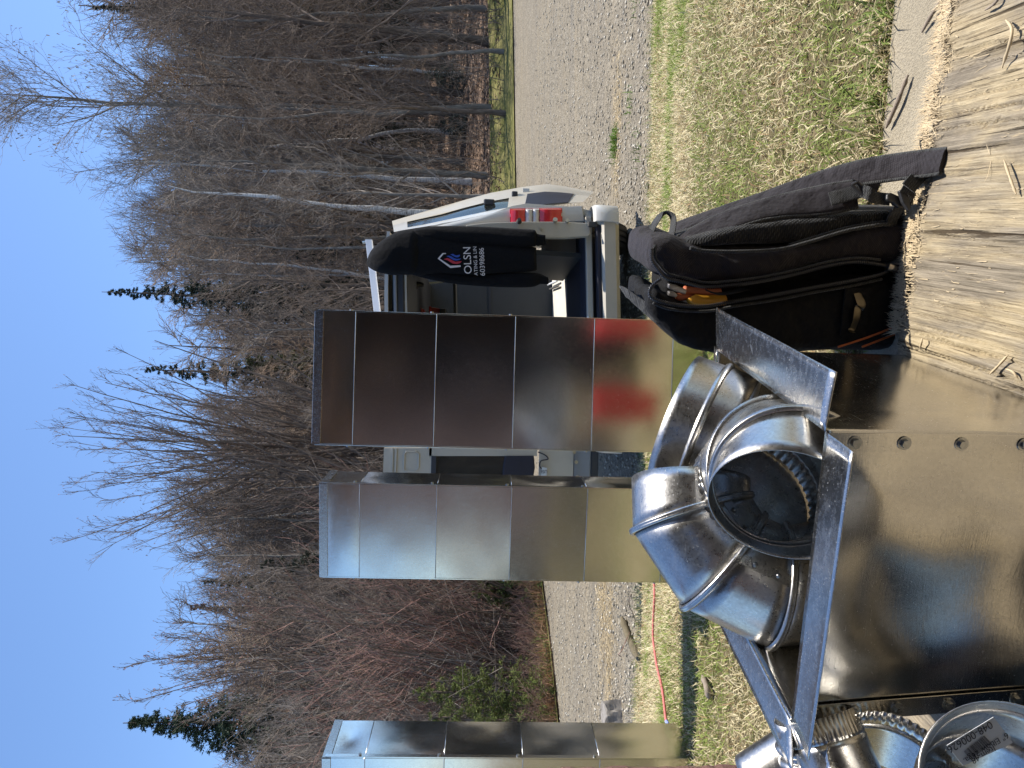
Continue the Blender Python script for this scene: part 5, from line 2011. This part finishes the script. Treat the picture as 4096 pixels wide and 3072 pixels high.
def slab():
    xs = np.linspace(-1.0, 4.0, 260)
    e = slab_y(xs) + .018 * (fbm(xs * 7, xs * 0 + 2, 4) - .5) * 2
    n = 60
    T = np.linspace(0, 1, n + 1) ** .5
    X = np.repeat(xs[:, None], n + 1, 1)
    Y = -2.98 * (1 - T[None]) + e[:, None] * T[None]
    Z = SLAB + .006 * (fbm(X * 6, Y * 6, 4) - .5) * sstep(.5, 1.2, Y)
    Z[:, -1] -= .004
    X2 = np.concatenate([X, xs[:, None]], 1); Y2 = np.concatenate([Y, e[:, None] + .004], 1); Z2 = np.concatenate([Z, np.full((len(xs), 1), .25)], 1)
    V = np.stack([X2, Y2, Z2], -1).reshape(-1, 3)
    idx = np.arange(X2.size).reshape(X2.shape)
    Fq = np.stack([idx[:-1, :-1], idx[1:, :-1], idx[1:, 1:], idx[:-1, 1:]], -1).reshape(-1, 4)
    o = link('concrete_slab', mesh_np('concrete_slab', V, Fq, M['concrete']))
    o['kind'] = 'structure'


slab()
PLY_A = -.225


def ply_edge(x):
    return 1.4728 - .2296 * x


def ply_height(X, Y):
    c, s = math.cos(PLY_A), math.sin(PLY_A)
    a = X * c + Y * s; b = -X * s + Y * c
    ridge = fbm(a * 75, b * 3.2, 4)
    big = fbm(a * 9, b * 1.6, 3)
    rough = sstep(.45, .62, big + .25 * sstep(.12, .55, X) * sstep(1.0, 1.25, Y + .2296 * X))
    crack = np.abs(vnoise(a * 42 + 3 * vnoise(b * 3, a * 4), b * 1.5) - .5)
    return (ridge - .5) * (.0025 + .010 * rough) - .006 * (crack < .035) * (.3 + rough) + .003 * (big - .5)


def plywood():
    root = empty('plywood_sheet', (.2, .9, SLAB + .003), 'weathered splintering plywood sheet with a ragged far edge on the slab', 'plywood')
    xs = np.linspace(-.95, 1.35, 640)
    n = 170
    T = np.linspace(0, 1, n + 1) ** .75
    rag = .016 * (vnoise(xs * 95, xs * 0 + 1.5) - .5) + .030 * (fbm(xs * 16, xs * 0 + 7.7, 4) - .5) + .014 * (vnoise(xs * 34, xs * 0 + 4.1) > .62)
    e = ply_edge(xs) + rag
    X = np.repeat(xs[:, None], n + 1, 1) + PLY_A * 0
    Y = .15 * (1 - T[None]) + e[:, None] * T[None]
    Z = FL + ply_height(X, Y)
    under = (X > -.50) & (X < .10) & (Y > .86)
    edge = sstep(.05, .0, (e[:, None] - Y))
    Z = Z - edge * .012 * vnoise(X * 70, Y * 0 + 3)
    X2 = np.concatenate([X, xs[:, None]], 1); Y2 = np.concatenate([Y, e[:, None] - .003], 1); Z2 = np.concatenate([Z, np.full((len(xs), 1), SLAB + .001)], 1)
    V = np.stack([X2, Y2, Z2], -1).reshape(-1, 3)
    idx = np.arange(X2.size).reshape(X2.shape)
    Fq = np.stack([idx[:-1, :-1], idx[1:, :-1], idx[1:, 1:], idx[:-1, 1:]], -1).reshape(-1, 4)
    link('top_ply', mesh_np('top_ply', V, Fq, M['plywood'], smooth=False), root)
    # torn fibres: slivers along the grain, denser at the edge
    r = np.random.RandomState(31)
    m = 9000
    x = -.3 + 1.6 * r.rand(m)
    k = r.rand(m)
    d = np.where(k < .95, np.abs(r.randn(m)) * .022, r.rand(m) ** 1.3 * .65)
    y = ply_edge(x) - d + .012
    ok = ~((x < .12) & (x > -.55)) & (r.rand(m) < .35 + .65 * (x > .12))
    x, y = x[ok], y[ok]; m = len(x)
    L = .006 + .036 * r.rand(m) ** 2.2
    az = math.pi / 2 + PLY_A * .8 + r.randn(m) * .22 + np.where(r.rand(m) < .12, r.randn(m) * 1.2, 0)
    el = np.abs(r.randn(m)) * .08
    dd = np.stack([np.cos(az) * np.cos(el), np.sin(az) * np.cos(el), np.sin(el)], -1)
    sd = np.stack([-np.sin(az), np.cos(az), r.randn(m) * .4], -1)
    w = (.0003 + .0007 * r.rand(m) ** 2)[:, None]
    p0 = np.stack([x, y, FL + ply_height(x, y) + .001], -1)
    p1 = p0 + dd * L[:, None] * .6 + np.array([0, 0, .001])
    p2 = p0 + dd * L[:, None] + np.stack([r.randn(m), r.randn(m), r.randn(m)], -1) * .002
    up = np.array([0, 0, 1.]) * w * 1.2
    V = np.stack([p0 - sd * w, p0 + up, p0 + sd * w, p1 - sd * w * .8, p1 + up, p1 + sd * w * .8, p2], 1).reshape(-1, 3)
    b = np.arange(m)[:, None] * 7
    Fq = np.concatenate([b + np.array([0, 1, 4, 3]), b + np.array([1, 2, 5, 4])])
    Ft = np.concatenate([b + np.array([3, 4, 6]), b + np.array([4, 5, 6])])
    o = link('torn_fibres', mesh_np('torn_fibres', V, [Fq, Ft], M['splinter'], smooth=False), root)
    o['kind'] = 'stuff'


plywood()


def stick(label, pts, r, mat='grey_wood', cat='stick', name='stick', group=None, seed=0, sides=7):
    rr_ = random.Random(seed)
    pts = catmull(pts, 6)
    o = empty(name, pts[0], label, cat, group)
    rad = [r * .62 * (.75 + .4 * rr_.random()) * (1 if 1 < i < len(pts) - 2 else .55) for i in range(len(pts))]
    MB().tube(pts, rad, sides).build('shaft', M[mat], o, auto=60)
    return o


def on_z(u, v, z):
    d = FWD * F_PX + RT * (u - 384) + UP * (512 - v)
    k = (z - EYE) / d.z
    return Vector((0, 0, EYE)) + d * k


stick('grey-brown stick lying along the far border of the concrete slab', [on_z(640, 886, SLAB + .010), on_z(665, 897, SLAB + .012), on_z(693, 908, SLAB + .010)], .008, seed=1)
stick('thin stick in the concrete corner at the right edge of the frame', [on_z(736, 922, SLAB + .006), on_z(752, 931, SLAB + .01), on_z(772, 944, SLAB + .008)], .006, seed=2)
stick('wood splinter lying across the plywood near the right-hand side', [on_z(608, 1004, FL + .008), on_z(590, 1010, FL + .010), on_z(574, 1016, FL + .008)], .0035, 'splinter', seed=3)
stick('short splinter standing at the foot of the sheet-metal box', [on_z(430, 922.5, FL + .008), on_z(426, 921.5, FL + .012), on_z(419, 920, FL + .008)], .003, 'splinter', seed=4)
stick('long pale splinter slanting away from the box on the plywood', [on_z(394, 990, FL + .010), on_z(402, 998, FL + .010), on_z(413, 1008, FL + .008)], .0032, 'splinter', seed=5)
stick('curved chip near the long pale splinter on the plywood', [on_z(399, 1006, FL + .006), on_z(396, 1013, FL + .010), on_z(389, 1018, FL + .006)], .003, 'splinter', seed=6)
stick('forked pale splinter at the right border of the plywood', [on_z(700, 1002, FL + .008), on_z(735, 1012, FL + .014), on_z(748, 1006, FL + .008)], .0045, 'splinter', seed=7)
stick('dark twig lying on the plywood at the right edge of the frame', [on_z(758, 985, FL + .008), on_z(764, 994, FL + .010), on_z(772, 1000, FL + .008)], .004, seed=8)

# flagging rope across the lawn, twig, logs and a stump by the drive
rp = [(186, 654), (170, 654.5), (152, 653.5), (131, 653), (118, 654.5), (106, 656.2), (95, 658.6), (85, 661), (76, 662.6), (66, 664), (52, 665.5), (47, 666.4)]


def on_lawn(u, v, dz=.02):
    z = .3
    for _ in range(12):
        p = on_z(u, v, z)
        z = float(lawn_z(np.array([p.x]), np.array([p.y]))[0]) + dz
    return on_z(u, v, z)


def on_drive(u, v, dz=.0):
    z = .0
    for _ in range(12):
        p = on_z(u, v, z)
        z = Gf(p.x, p.y) + dz
    return on_z(u, v, z)


ro = empty('rope', on_lawn(130, 653), 'pink-red braided rope lying across the lawn at the left', 'rope')
pts = catmull([on_lawn(u, v, .030) for u, v in rp], 14)
mb = MB()
rad = [.0066 * (1 + .22 * math.sin(i * 1.9)) for i in range(len(pts))]
mb.tube(pts, rad, 7).build('braid', M['rope'], ro, smooth=True)
MB().tube([on_lawn(u, v, .030) for u, v in ((46.6, 666.4), (44.5, 667.6), (41, 668.5))], [.008, .009, .006], 8).build('taped_end', M['rope_end'], ro)
stick('dry reddish weed stalk leaning at the edge of the lawn', [on_drive(136, 632, .0) + Vector((0, 0, .02)), P(118, 622, 5.7), P(113.5, 618.5, 5.7), P(111, 622, 5.72)], .006, 'twig_red', 'weed', 'weed_stalk', seed=9)
stick('curled dry vine beside the reddish weed stalk', [on_drive(168, 634) + Vector((0, 0, .02)), P(174, 631, 5.8), P(163, 629, 5.8), P(152, 634, 5.8), P(141, 637, 5.8)], .006, 'twig_brown', 'weed', 'weed_stalk', seed=10)
stick('mossy log lying in the shadow of the van', [on_drive(150, 622, .03), on_drive(128, 630, .03), on_drive(106, 640, .03)], .050, 'moss_log', 'log', 'log', seed=11, sides=10)
stick('grey broken branch lying on the lawn left of the box', [on_lawn(92, 703, .015), on_lawn(80, 707, .025), on_lawn(70, 709, .015)], .020, 'grey_wood', 'branch', 'branch', seed=12)
# weathered stump
so = empty('stump', on_drive(50, 624), 'weathered whitish log end standing at the edge of the drive beside the narrow duct', 'stump')
r = random.Random(6)
base = on_drive(50, 624, -.03)
rings = []
for k in range(9):
    z = k / 8
    ring = []
    for j in range(22):
        a = 2 * math.pi * j / 22
        q = (.120 + .018 * math.sin(a * 3 + 1) + .012 * math.sin(a * 7 + z * 3)) * (1.05 - .1 * z) + r.uniform(-.006, .006)
        top = .185 + .02 * math.sin(a * 2) + (r.uniform(-.02, .015) if k == 8 else 0)
        ring.append(base + Vector((math.cos(a) * q * 1.1, math.sin(a) * q * .8, top * z)))
    rings.append(ring)
MB().loft(rings).build('trunk', M['stump'], so, auto=45)

# red things near the wall, mirrored in the tall duct only
rc = empty('fuel_can', (.29, 2.03, .36), 'red plastic can on the grass, seen only as a blur in the tallest duct', 'can')
MB().hexa([(.22, 1.96, .36), (.36, 1.96, .36), (.36, 2.1, .36), (.22, 2.1, .36)], [(.23, 1.97, .64), (.35, 1.97, .64), (.35, 2.09, .64), (.23, 2.09, .64)]).build('can_body', M['red_plastic'], rc, bevel=.02, fix=True)
MB().tube([(.26, 2.03, .635), (.26, 2.03, .67), (.32, 2.03, .67), (.32, 2.03, .635)], .012, 8).build('handle', M['red_plastic'], rc)
rc = empty('tool_case', (-.08, 2.1, .36), 'red tool case on the grass, seen only as a blur in the tallest duct', 'case')
MB().box((-.09, 2.08, .50), (.15, .10, .28)).build('case_body', M['red_plastic'], rc, bevel=.015, fix=True)
MB().tube([(-.12, 2.08, .635), (-.12, 2.08, .66), (-.06, 2.08, .66), (-.06, 2.08, .635)], .010, 8).build('handle', M['plastic'], rc)

# ------------------------------------------------------------------ tool backpack
PSI = math.radians(-16)
EA = Vector((math.cos(PSI), math.sin(PSI), 0))
EW = Vector((-math.sin(PSI), math.cos(PSI), 0))
BASE = Vector((.070, 1.505, SLAB))
bag = empty('tool_backpack', BASE + EA * .13 + EW * .12, 'black tool backpack standing unzipped on the slab behind the plywood edge', 'backpack')


def side_pt(u, v, w=0.0):
    """point on the bag's near side (pushed w into it) seen at (u, v)"""
    d = FWD * F_PX + RT * (u - 384) + UP * (512 - v)
    o = BASE + EW * w
    k = (o - Vector((0, 0, EYE))).dot(EW) / d.dot(EW)
    return Vector((0, 0, EYE)) + d * k


def bag_loft(rows, W, name, mat, w0=0.0, pw=.28, sub=4, k=36, seed=0, wr=.004, sharp=.5):
    rings = []
    for i, row in enumerate(rows):
        (ul, ur, v) = row[:3]
        ws = row[3] if len(row) > 3 else 1.0
        a, b = side_pt(ul, v, w0), side_pt(ur, v, w0)
        c = (a + b) / 2; ha = (b - a).length / 2
        z = c.z
        ring = []
        for j in range(k):
            t = 2 * math.pi * j / k
            ca, sa = math.cos(t), math.sin(t)
            fa = abs(ca) ** pw * (1 if ca > 0 else -1)
            fw = abs(sa) ** sharp * (1 if sa > 0 else -1)
            p = c + EA * ha * fa + EW * (W / 2 - fw * W / 2 * ws)
            p.z = z
            ring.append(p)
        rings.append(ring)
    out = []
    r = random.Random(seed)
    for i in range(len(rings) - 1):
        for s in range(sub):
            t = s / sub
            p0, p1, p2, p3 = rings[max(i - 1, 0)], rings[i], rings[i + 1], rings[min(i + 2, len(rings) - 1)]
            out.append([.5 * (2 * b + (c - a) * t + (2 * a - 5 * b + 4 * c - d) * t * t + (3 * b - a - 3 * c + d) * t ** 3) for a, b, c, d in zip(p0, p1, p2, p3)])
    out.append(rings[-1])
    for i, ring in enumerate(out):
        cen = sum(ring, Vector()) / len(ring)
        for j in range(k):
            n_ = (ring[j] - cen); n_.z = 0
            n_.normalize()
            q = ring[j]
            f = vnoise(np.array([(q.x + q.y) * 34 + seed]), np.array([q.z * 30 + (q.x - q.y) * 10]))[0] - .5
            g = vnoise(np.array([(q.x + q.y) * 11 + seed]), np.array([q.z * 13]))[0] - .5
            ring[j] = q + n_ * (wr * f + wr * 1.5 * g)
    return MB().loft(out).build(name, M[mat], bag, smooth=True)


main = bag_loft([(508, 526, 650.5, .75), (503, 530, 652, .88), (495, 533, 656, .95), (488, 534, 668), (484, 528, 690), (481, 524, 712), (484, 521, 745), (490, 522, 780), (497, 525, 805), (503, 533, 840), (506, 541, 868), (504, 546, 900), (504, 548.5, 922)], .27, 'main_compartment', 'nylon', seed=1, wr=.013, pw=.5, sharp=.62)
front = bag_loft([(462, 473, 648.5, .7), (456, 477, 650.5, .85), (446, 478, 656, .95), (434, 472, 668), (420, 466, 684), (412, 463, 703), (409, 464, 728), (409, 470, 758), (410, 477, 792), (412, 483, 832), (414, 489, 872), (417, 494, 908), (419, 494, 920)], .26, 'front_compartment', 'nylon_dark', seed=2, wr=.010)
bag_loft([(474, 500, 668), (464, 486, 700), (468, 492, 760), (482, 502, 830), (490, 506, 880), (492, 505, 915)], .16, 'inner_gusset', 'nylon_dark', w0=.085, seed=3)
bag_loft([(519, 529, 690, .8), (520, 536, 712), (521, 545, 745), (522, 550, 785), (531, 554, 830), (541, 559, 880), (548, 560, 915)], .23, 'back_pad', 'mesh_pad', w0=.012, pw=.5, sharp=.5, seed=4, wr=.003)
# pocket outlines and welts on the front pocket and seams on the side
def welt(pts, r, name, mat, w=-.004, n=8, parent=bag, smooth=True):
    return MB().tube(catmull([side_pt(u, v, w) for u, v in pts], n), r, 8).build(name, M[mat], parent, smooth)


def teeth(pts, name, w=-.005, step=.0042):
    path = catmull([side_pt(u, v, w) for u, v in pts], 30)
    # resample evenly
    out = [path[0]]; acc = 0
    for a, b in zip(path, path[1:]):
        L = (b - a).length
        while acc + L >= step:
            t = (step - acc) / L
            a = a + (b - a) * t; out.append(a.copy()); L = (b - a).length; acc = 0
        acc += L
    rad = []
    pp = []
    for i, (a, b) in enumerate(zip(out, out[1:])):
        pp += [a, a + (b - a) * .15, a + (b - a) * .55, a + (b - a) * .7]
        rad += [.0022, .0042, .0042, .0022]
    return MB().tube(pp, rad, 7).build(name, M['zip'], bag)


z_main = [(520, 652), (508, 652), (500, 657), (490, 666), (485.6, 685), (481, 705), (482.5, 730), (487.5, 765), (495, 800), (501.5, 825), (506, 854), (503.5, 880), (501, 890)]
z_front = [(489, 661), (483, 653), (478, 650), (470.5, 651.5), (465, 666), (462, 686), (462, 708), (467, 735), (473.5, 775), (480, 810), (487, 850), (493.5, 880), (499, 891)]
teeth(z_main, 'zipper'); teeth(z_front, 'zipper')
welt([(523, 655), (511, 655), (503, 660), (494, 669), (489.6, 687), (485.5, 706), (487, 731), (491.5, 765), (499, 800), (505.5, 825), (510, 856), (508, 880)], .0028, 'zipper_tape', 'webbing', -.002)
welt([(465, 653), (459.5, 667), (457, 687), (457, 709), (462, 736), (468, 776), (475, 811), (482, 851), (489, 882)], .0028, 'zipper_tape', 'webbing', -.002)
welt([(520, 690), (517, 705), (516.5, 740), (519, 780), (527, 812), (538, 850), (544.5, 890)], .0035, 'piping', 'webbing', -.003)
welt([(523, 789), (530, 812), (541, 850), (547, 890)], .003, 'piping', 'webbing', .010)
# top seams
# handle and webbing loops
def band(pts, wdir, w, th, name, mat='webbing', n=8, parent=bag):
    path = catmull(pts, n)
    wd = wdir if isinstance(wdir, list) else [wdir] * len(path)
    return MB().ribbon(path, wd, w, th).build(name, M[mat], parent, auto=50)


band([P(u, v, y) for u, v, y in ((521, 655, 1.60), (531, 651, 1.60), (541, 653, 1.585), (551, 660, 1.56), (554.5, 667, 1.545), (549, 673, 1.535), (536, 672, 1.525), (522, 667, 1.51), (511, 665, 1.495), (504, 668, 1.485), (504, 676, 1.48), (510, 680, 1.478))], Vector((.15, 1, .25)), .024, .003, 'top_handle')
band([P(u, v, y) for u, v, y in ((448, 661, 1.50), (456, 651, 1.51), (466, 638, 1.53), (474, 628, 1.55), (477.5, 622.5, 1.57), (475, 626, 1.60), (472, 636, 1.62), (471, 650, 1.63))], Vector((.9, .3, .6)), .025, .003, 'front_handle')
band([P(u, v, 1.475) for u, v in ((516, 680), (514, 690), (513.5, 706), (514, 716))], Vector((1, -.3, 0)), .020, .004, 'webbing_anchor')
band([P(u, v, y) for u, v, y in ((535, 884, 1.455), (541, 890, 1.44), (550, 893, 1.425), (558, 898, 1.41), (565, 904, 1.40), (569, 914, 1.39), (570, 926, 1.385))], [Vector((.4, -.5, 1)) if i < 30 else Vector((1, -.4, .6)) for i in range(49)], .024, .0025, 'side_strap')


# shoulder straps: padded, with piped edges
def strap(spec, name, th=.012):
    pts = catmull([P(u, v, y) for u, v, y, *_ in spec], 7)
    ws, wd = [], []
    n = len(spec)
    for i in range(len(pts)):
        f = i / 7; k = min(int(f), n - 2); t = f - k
        ws.append(spec[k][3] * (1 - t) + spec[k + 1][3] * t)
        a = Vector(spec[k][4]).lerp(Vector(spec[k + 1][4]), t)
        wd.append(a)
    o = MB().ribbon(pts, wd, ws, th).build(name, M['nylon'], bag, auto=60)
    for s in (-1, 1):
        e = []
        for i, p in enumerate(pts):
            t = (pts[min(i + 1, len(pts) - 1)] - pts[max(i - 1, 0)]).normalized()
            w_ = wd[i] - t * wd[i].dot(t); w_.normalize()
            e.append(p + w_ * ws[i] / 2 * s)
        MB().tube(e, .0042, 8).build('piping', M['webbing'], o, True)
    return o


strap([(538, 674, 1.64, .06, (.3, .9, .25)), (545, 692, 1.62, .062, (.35, .9, .2)), (553, 716, 1.60, .065, (.4, .9, .15)), (561, 742, 1.575, .068, (.45, .85, .1)), (568, 768, 1.55, .068, (.6, .75, .0)), (577, 798, 1.52, .062, (.8, .55, -.1)), (587, 830, 1.48, .055, (.95, .3, -.15)), (595, 860, 1.44, .05, (1, .1, -.2)), (600, 890, 1.40, .048, (1, 0, -.15)), (604, 920, 1.352, .046, (1, .0, -.1)), (606, 936, 1.318, .044, (1, .1, -.1)), (607, 944, 1.30, .042, (1, .2, -.1))], 'shoulder_strap')
strap([(523, 681, 1.50, .048, (.5, .75, .4)), (531, 696, 1.495, .056, (.6, .75, .3)), (540, 714, 1.49, .060, (.65, .7, .2)), (549, 735, 1.485, .060, (.7, .7, .1)), (556, 757, 1.48, .058, (.75, .65, .0)), (561, 780, 1.475, .056, (.85, .5, -.1)), (565, 805, 1.465, .058, (.95, .3, -.1)), (569, 830, 1.45, .058, (1, .1, -.1)), (574, 856, 1.435, .052, (1, 0, -.15))], 'shoulder_strap', .014)
band([P(u, v, y) for u, v, y in ((569, 830, 1.436), (573, 845, 1.428), (577, 860, 1.42))], Vector((1, 0, -.2)), .028, .004, 'webbing_patch')
# ladder lock buckle, side-release buckle and webbing
bk = MB()
for (a, b) in (((583, 852), (570, 866)), ((579, 856), (572, 864)), ((586, 857), (573, 871)), ((583, 852), (586, 857)), ((570, 866), (573, 871))):
    bk.tube([P(*a, 1.412), P(*b, 1.408)], .0032, 8)
bk.build('ladder_buckle', M['plastic'], bag)
band([P(u, v, y) for u, v, y in ((577, 862, 1.41), (575, 868, 1.398), (571, 873, 1.397), (569.5, 880, 1.402), (568.5, 890, 1.40))], Vector((1, 0, .1)), .024, .003, 'adjuster_webbing')
q = MB(); quadP(q, [(574, 887), (576, 891), (571, 902), (567, 907), (561, 905), (561, 899), (566, 893), (568, 887)][::-1], 1.385, .012)
q.build('side_buckle', M['plastic'], bag, bevel=.003, fix=True)
q = MB(); quadP(q, [(578, 899), (579, 905), (572, 909), (560, 912), (557, 909), (566, 903)][::-1], 1.372, .01)
q.build('side_buckle', M['plastic'], bag, bevel=.003, fix=True)
band([P(u, v, y) for u, v, y in ((574, 906, 1.372), (582, 911, 1.365), (589, 917, 1.36), (596, 925, 1.355))], Vector((.5, -.2, 1)), .028, .003, 'lower_webbing')
band([P(u, v, y) for u, v, y in ((580, 908, 1.360), (585, 912, 1.357), (589, 916, 1.354))], Vector((.5, -.2, 1)), .030, .005, 'webbing_keeper')
band([P(u, v, y) for u, v, y in ((608, 932, 1.36), (616, 930, 1.365), (625, 927, 1.37), (632, 929, 1.37), (632, 935, 1.36), (624, 938, 1.35), (610, 938, 1.345))], Vector((0, .35, 1)), .026, .003, 'webbing_loop')
MB().ball(P(592, 836, 1.52), .010, 10, 7).build('strap_toggle', M['plastic'], bag, True)
q = MB(); quadP(q, [(586, 850), (600, 872), (590, 884), (572, 876), (570, 866)][::-1], 1.47, .006); q.build('hip_wing', M['nylon'], bag, bevel=.003, fix=True)
# zipper pull with its lettering
zp = MB().tube([side_pt(501.5, 889, -.010), side_pt(500.5, 893, -.013), side_pt(499.5, 896, -.012)], [.008, .006, .005], 10).build('zipper_pull', M['steel'], bag)
c_ = [side_pt(u, v, -.013) for u, v in ((503.2, 894.5), (494.8, 893.0), (494.4, 911), (502.6, 911))]
MB().add(c_, [(0, 1, 2, 3)]).build('pull_tab', M['plastic'], zp, solid=.002)
for i, t_ in enumerate(('KLEIN', 'TOOLS')):
    flat_print(t_, .0078, side_pt(501.0 - 4.2 * i, 904.6, -.0152), -Vector((0, 0, 1)), EA, M['orange_print'], 'print', zp)
# metal tape clip on the front pocket
pc = [side_pt(u, v, w) for u, v, w in ((475, 857.5, -.006), (469, 859.5, -.011), (463, 862.0, -.012), (460.5, 860.0, -.012), (460.0, 858.0, -.018), (450, 856.5, -.016), (440, 853.0, -.010), (437, 851, -.012), (435.5, 853, -.020))]
MB().ribbon(catmull(pc, 5), [Vector((.1, -.1, 1))] * (8 * 5 + 1), [.017] * 18 + [.015] * 8 + [.013] * 15, .0012).build('tape_clip', M['brass'], bag, auto=40)
q = MB(); q.add([side_pt(u, v, -.0045) for u, v in ((480, 845), (432, 840), (432, 865), (480, 871))], [(0, 1, 2, 3)]); q.build('clip_patch', M['nylon_dark'], bag, solid=.003)
for pts in ([(443, 897), (436, 882), (428, 860), (421, 838)], [(434, 895), (428, 880), (421, 862)]):
    welt(pts, .0022, 'elastic_cord', 'orange', -.008)


# tools standing in the open pocket
def tool(label, pts, r, mat, name='pliers', cat='tool', head=None):
    o = empty(name, pts[-1], label, cat, 'tools in the backpack')
    MB().tube(catmull(pts, 6), r, 9).build('handle', M[mat], o, True)
    if head: head(o)
    return o


def jaw(pts, th=.016):
    def f(o):
        q = MB()
        fr = [side_pt(u, v, .020) for u, v in pts]; bk_ = [p + EW * th for p in fr]
        n = len(fr)
        q.add(fr + bk_, [tuple(range(n)), tuple(range(n, 2 * n))[::-1]] + [(i, (i + 1) % n, (i + 1) % n + n, i + n) for i in range(n)])
        q.build('jaw', M['steel'], o, bevel=.002, fix=True)
    return f


tool('yellow-handled tool leaning in the open backpack', [side_pt(471, 691, .022), side_pt(468.5, 694, .02), side_pt(467, 708, .02), side_pt(468, 724, .03)], [.005] + [.012] * 18, 'yellow_grip', 'yellow_tool')
tool('upper steel pliers in the open backpack', [side_pt(478, 684, .03), side_pt(476, 700, .035), side_pt(476, 720, .04)], .009, 'red_grip', head=jaw([(484, 669), (479.5, 668.5), (476, 676), (473.5, 686), (478, 687), (482, 678)]))
tool('lower steel pliers beside the yellow handle', [side_pt(471, 676, .03), side_pt(471.5, 684, .03), side_pt(472.5, 698, .04)], .008, 'red_grip', head=jaw([(476.5, 669), (472, 668.5), (470, 676), (472.5, 678), (476, 675)]))
band([side_pt(u, v, w) for u, v, w in ((478, 706, .0), (474.5, 716, -.004), (475, 728, -.004), (479, 745, .01))], EW, .03, .0025, 'inner_pocket_edge', 'nylon_dark')


# ------------------------------------------------------------------ the photographer, behind the lens (mirrored darkly in the metal)
def photographer():
    J = {'pelvis': (.10, -.42, 1.27), 'waist': (.10, -.42, 1.42), 'chest': (.10, -.41, 1.62), 'collar': (.10, -.40, 1.78), 'neck': (.10, -.38, 1.86), 'chin': (.10, -.36, 1.93), 'head': (.10, -.355, 2.02), 'crown': (.10, -.36, 2.11),
         'hip_l': (.01, -.42, 1.22), 'knee_l': (.0, -.41, .83), 'ankle_l': (-.01, -.44, .45), 'toe_l': (-.02, -.30, .405),
         'hip_r': (.19, -.42, 1.22), 'knee_r': (.21, -.41, .83), 'ankle_r': (.22, -.44, .45), 'toe_r': (.24, -.30, .405),
         'sh_l': (-.08, -.41, 1.76), 'el_l': (-.15, -.38, 1.47), 'wr_l': (-.085, -.16, 1.28), 'ha_l': (-.065, -.10, 1.245),
         'sh_r': (.28, -.41, 1.76), 'el_r': (.33, -.36, 1.47), 'wr_r': (.11, -.17, 1.27), 'ha_r': (.07, -.11, 1.24)}
    R = {'pelvis': .135, 'waist': .13, 'chest': .145, 'collar': .10, 'neck': .058, 'chin': .075, 'head': .098, 'crown': .06, 'hip_l': .098, 'knee_l': .068, 'ankle_l': .052, 'toe_l': .042, 'hip_r': .098, 'knee_r': .068, 'ankle_r': .052, 'toe_r': .042,
         'sh_l': .066, 'el_l': .052, 'wr_l': .034, 'ha_l': .036, 'sh_r': .066, 'el_r': .052, 'wr_r': .034, 'ha_r': .036}
    E_ = [('pelvis', 'waist'), ('waist', 'chest'), ('chest', 'collar'), ('collar', 'neck'), ('neck', 'chin'), ('chin', 'head'), ('head', 'crown')]
    for s in 'lr':
        E_ += [('pelvis', 'hip_' + s), ('hip_' + s, 'knee_' + s), ('knee_' + s, 'ankle_' + s), ('ankle_' + s, 'toe_' + s), ('collar', 'sh_' + s), ('sh_' + s, 'el_' + s), ('el_' + s, 'wr_' + s), ('wr_' + s, 'ha_' + s)]
        h = Vector(J['ha_' + s]); k = 1 if s == 'l' else -1
        for i, (dz, L) in enumerate(((.028, .040), (.010, .046), (-.008, .044), (-.026, .036))):
            a, b = 'f%s%d' % (s, i), 'g%s%d' % (s, i)
            J[a] = tuple(h + Vector((k * .018, .030, dz))); J[b] = tuple(h + Vector((k * .040, .034, dz + .002)))
            R[a] = .0095; R[b] = .0085
            E_ += [('ha_' + s, a), (a, b)]
        J['t' + s] = tuple(h + Vector((k * .012, .006, .050))); R['t' + s] = .010
        E_.append(('ha_' + s, 't' + s))
    names = list(J)
    me = bpy.data.meshes.new('body')
    me.from_pydata([J[n] for n in names], [(names.index(a), names.index(b)) for a, b in E_], [])
    o = bpy.data.objects.new('body', me); COL.objects.link(o)
    o.modifiers.new('k', 'SKIN')
    sv = me.skin_vertices[0].data
    for i, n in enumerate(names):
        q = R[n]
        sv[i].radius = (q, q * (.72 if n in ('chest', 'waist', 'pelvis') else 1))
        sv[i].use_root = n == 'pelvis'
    m = o.modifiers.new('s', 'SUBSURF'); m.levels = m.render_levels = 2
    dg = bpy.context.evaluated_depsgraph_get()
    fin = bpy.data.meshes.new_from_object(o.evaluated_get(dg))
    bpy.data.objects.remove(o)
    for mm in ('skin', 'jacket', 'trousers', 'boots'): fin.materials.append(PM[mm])
    for p in fin.polygons:
        c = p.center
        hand = c.y > -.165 and 1.1 < c.z < 1.5
        p.material_index = 0 if (c.z > 1.85 or hand) else (1 if c.z > 1.24 else (2 if c.z > .50 else 3))
        p.use_smooth = True
    root = empty('person', (.1, -.42, SLAB), 'person in dark jacket and trousers holding the phone, seen only mirrored in the metal', 'person')
    fin.name = 'body'
    link('body', fin, root)
    MB().ball((.10, -.372, 2.055), .108, 16, 10, (.92, 1.0, .78)).build('hair', PM['hair'], root, True)
    MB().box((0, -.062, 1.21), (.074, .008, .150)).build('phone', M['plastic'], root, bevel=.003, fix=True)


PM = {'skin': simple('skin', (.42, .27, .20), .6), 'jacket': simple('dark_jacket', (.012, .013, .016), .9, bump=.003), 'trousers': simple('dark_trousers', (.022, .024, .032), .9, bump=.003),
      'boots': simple('leather_boots', (.04, .028, .018), .6), 'hair': simple('brown_hair', (.05, .032, .02), .8)}
photographer()
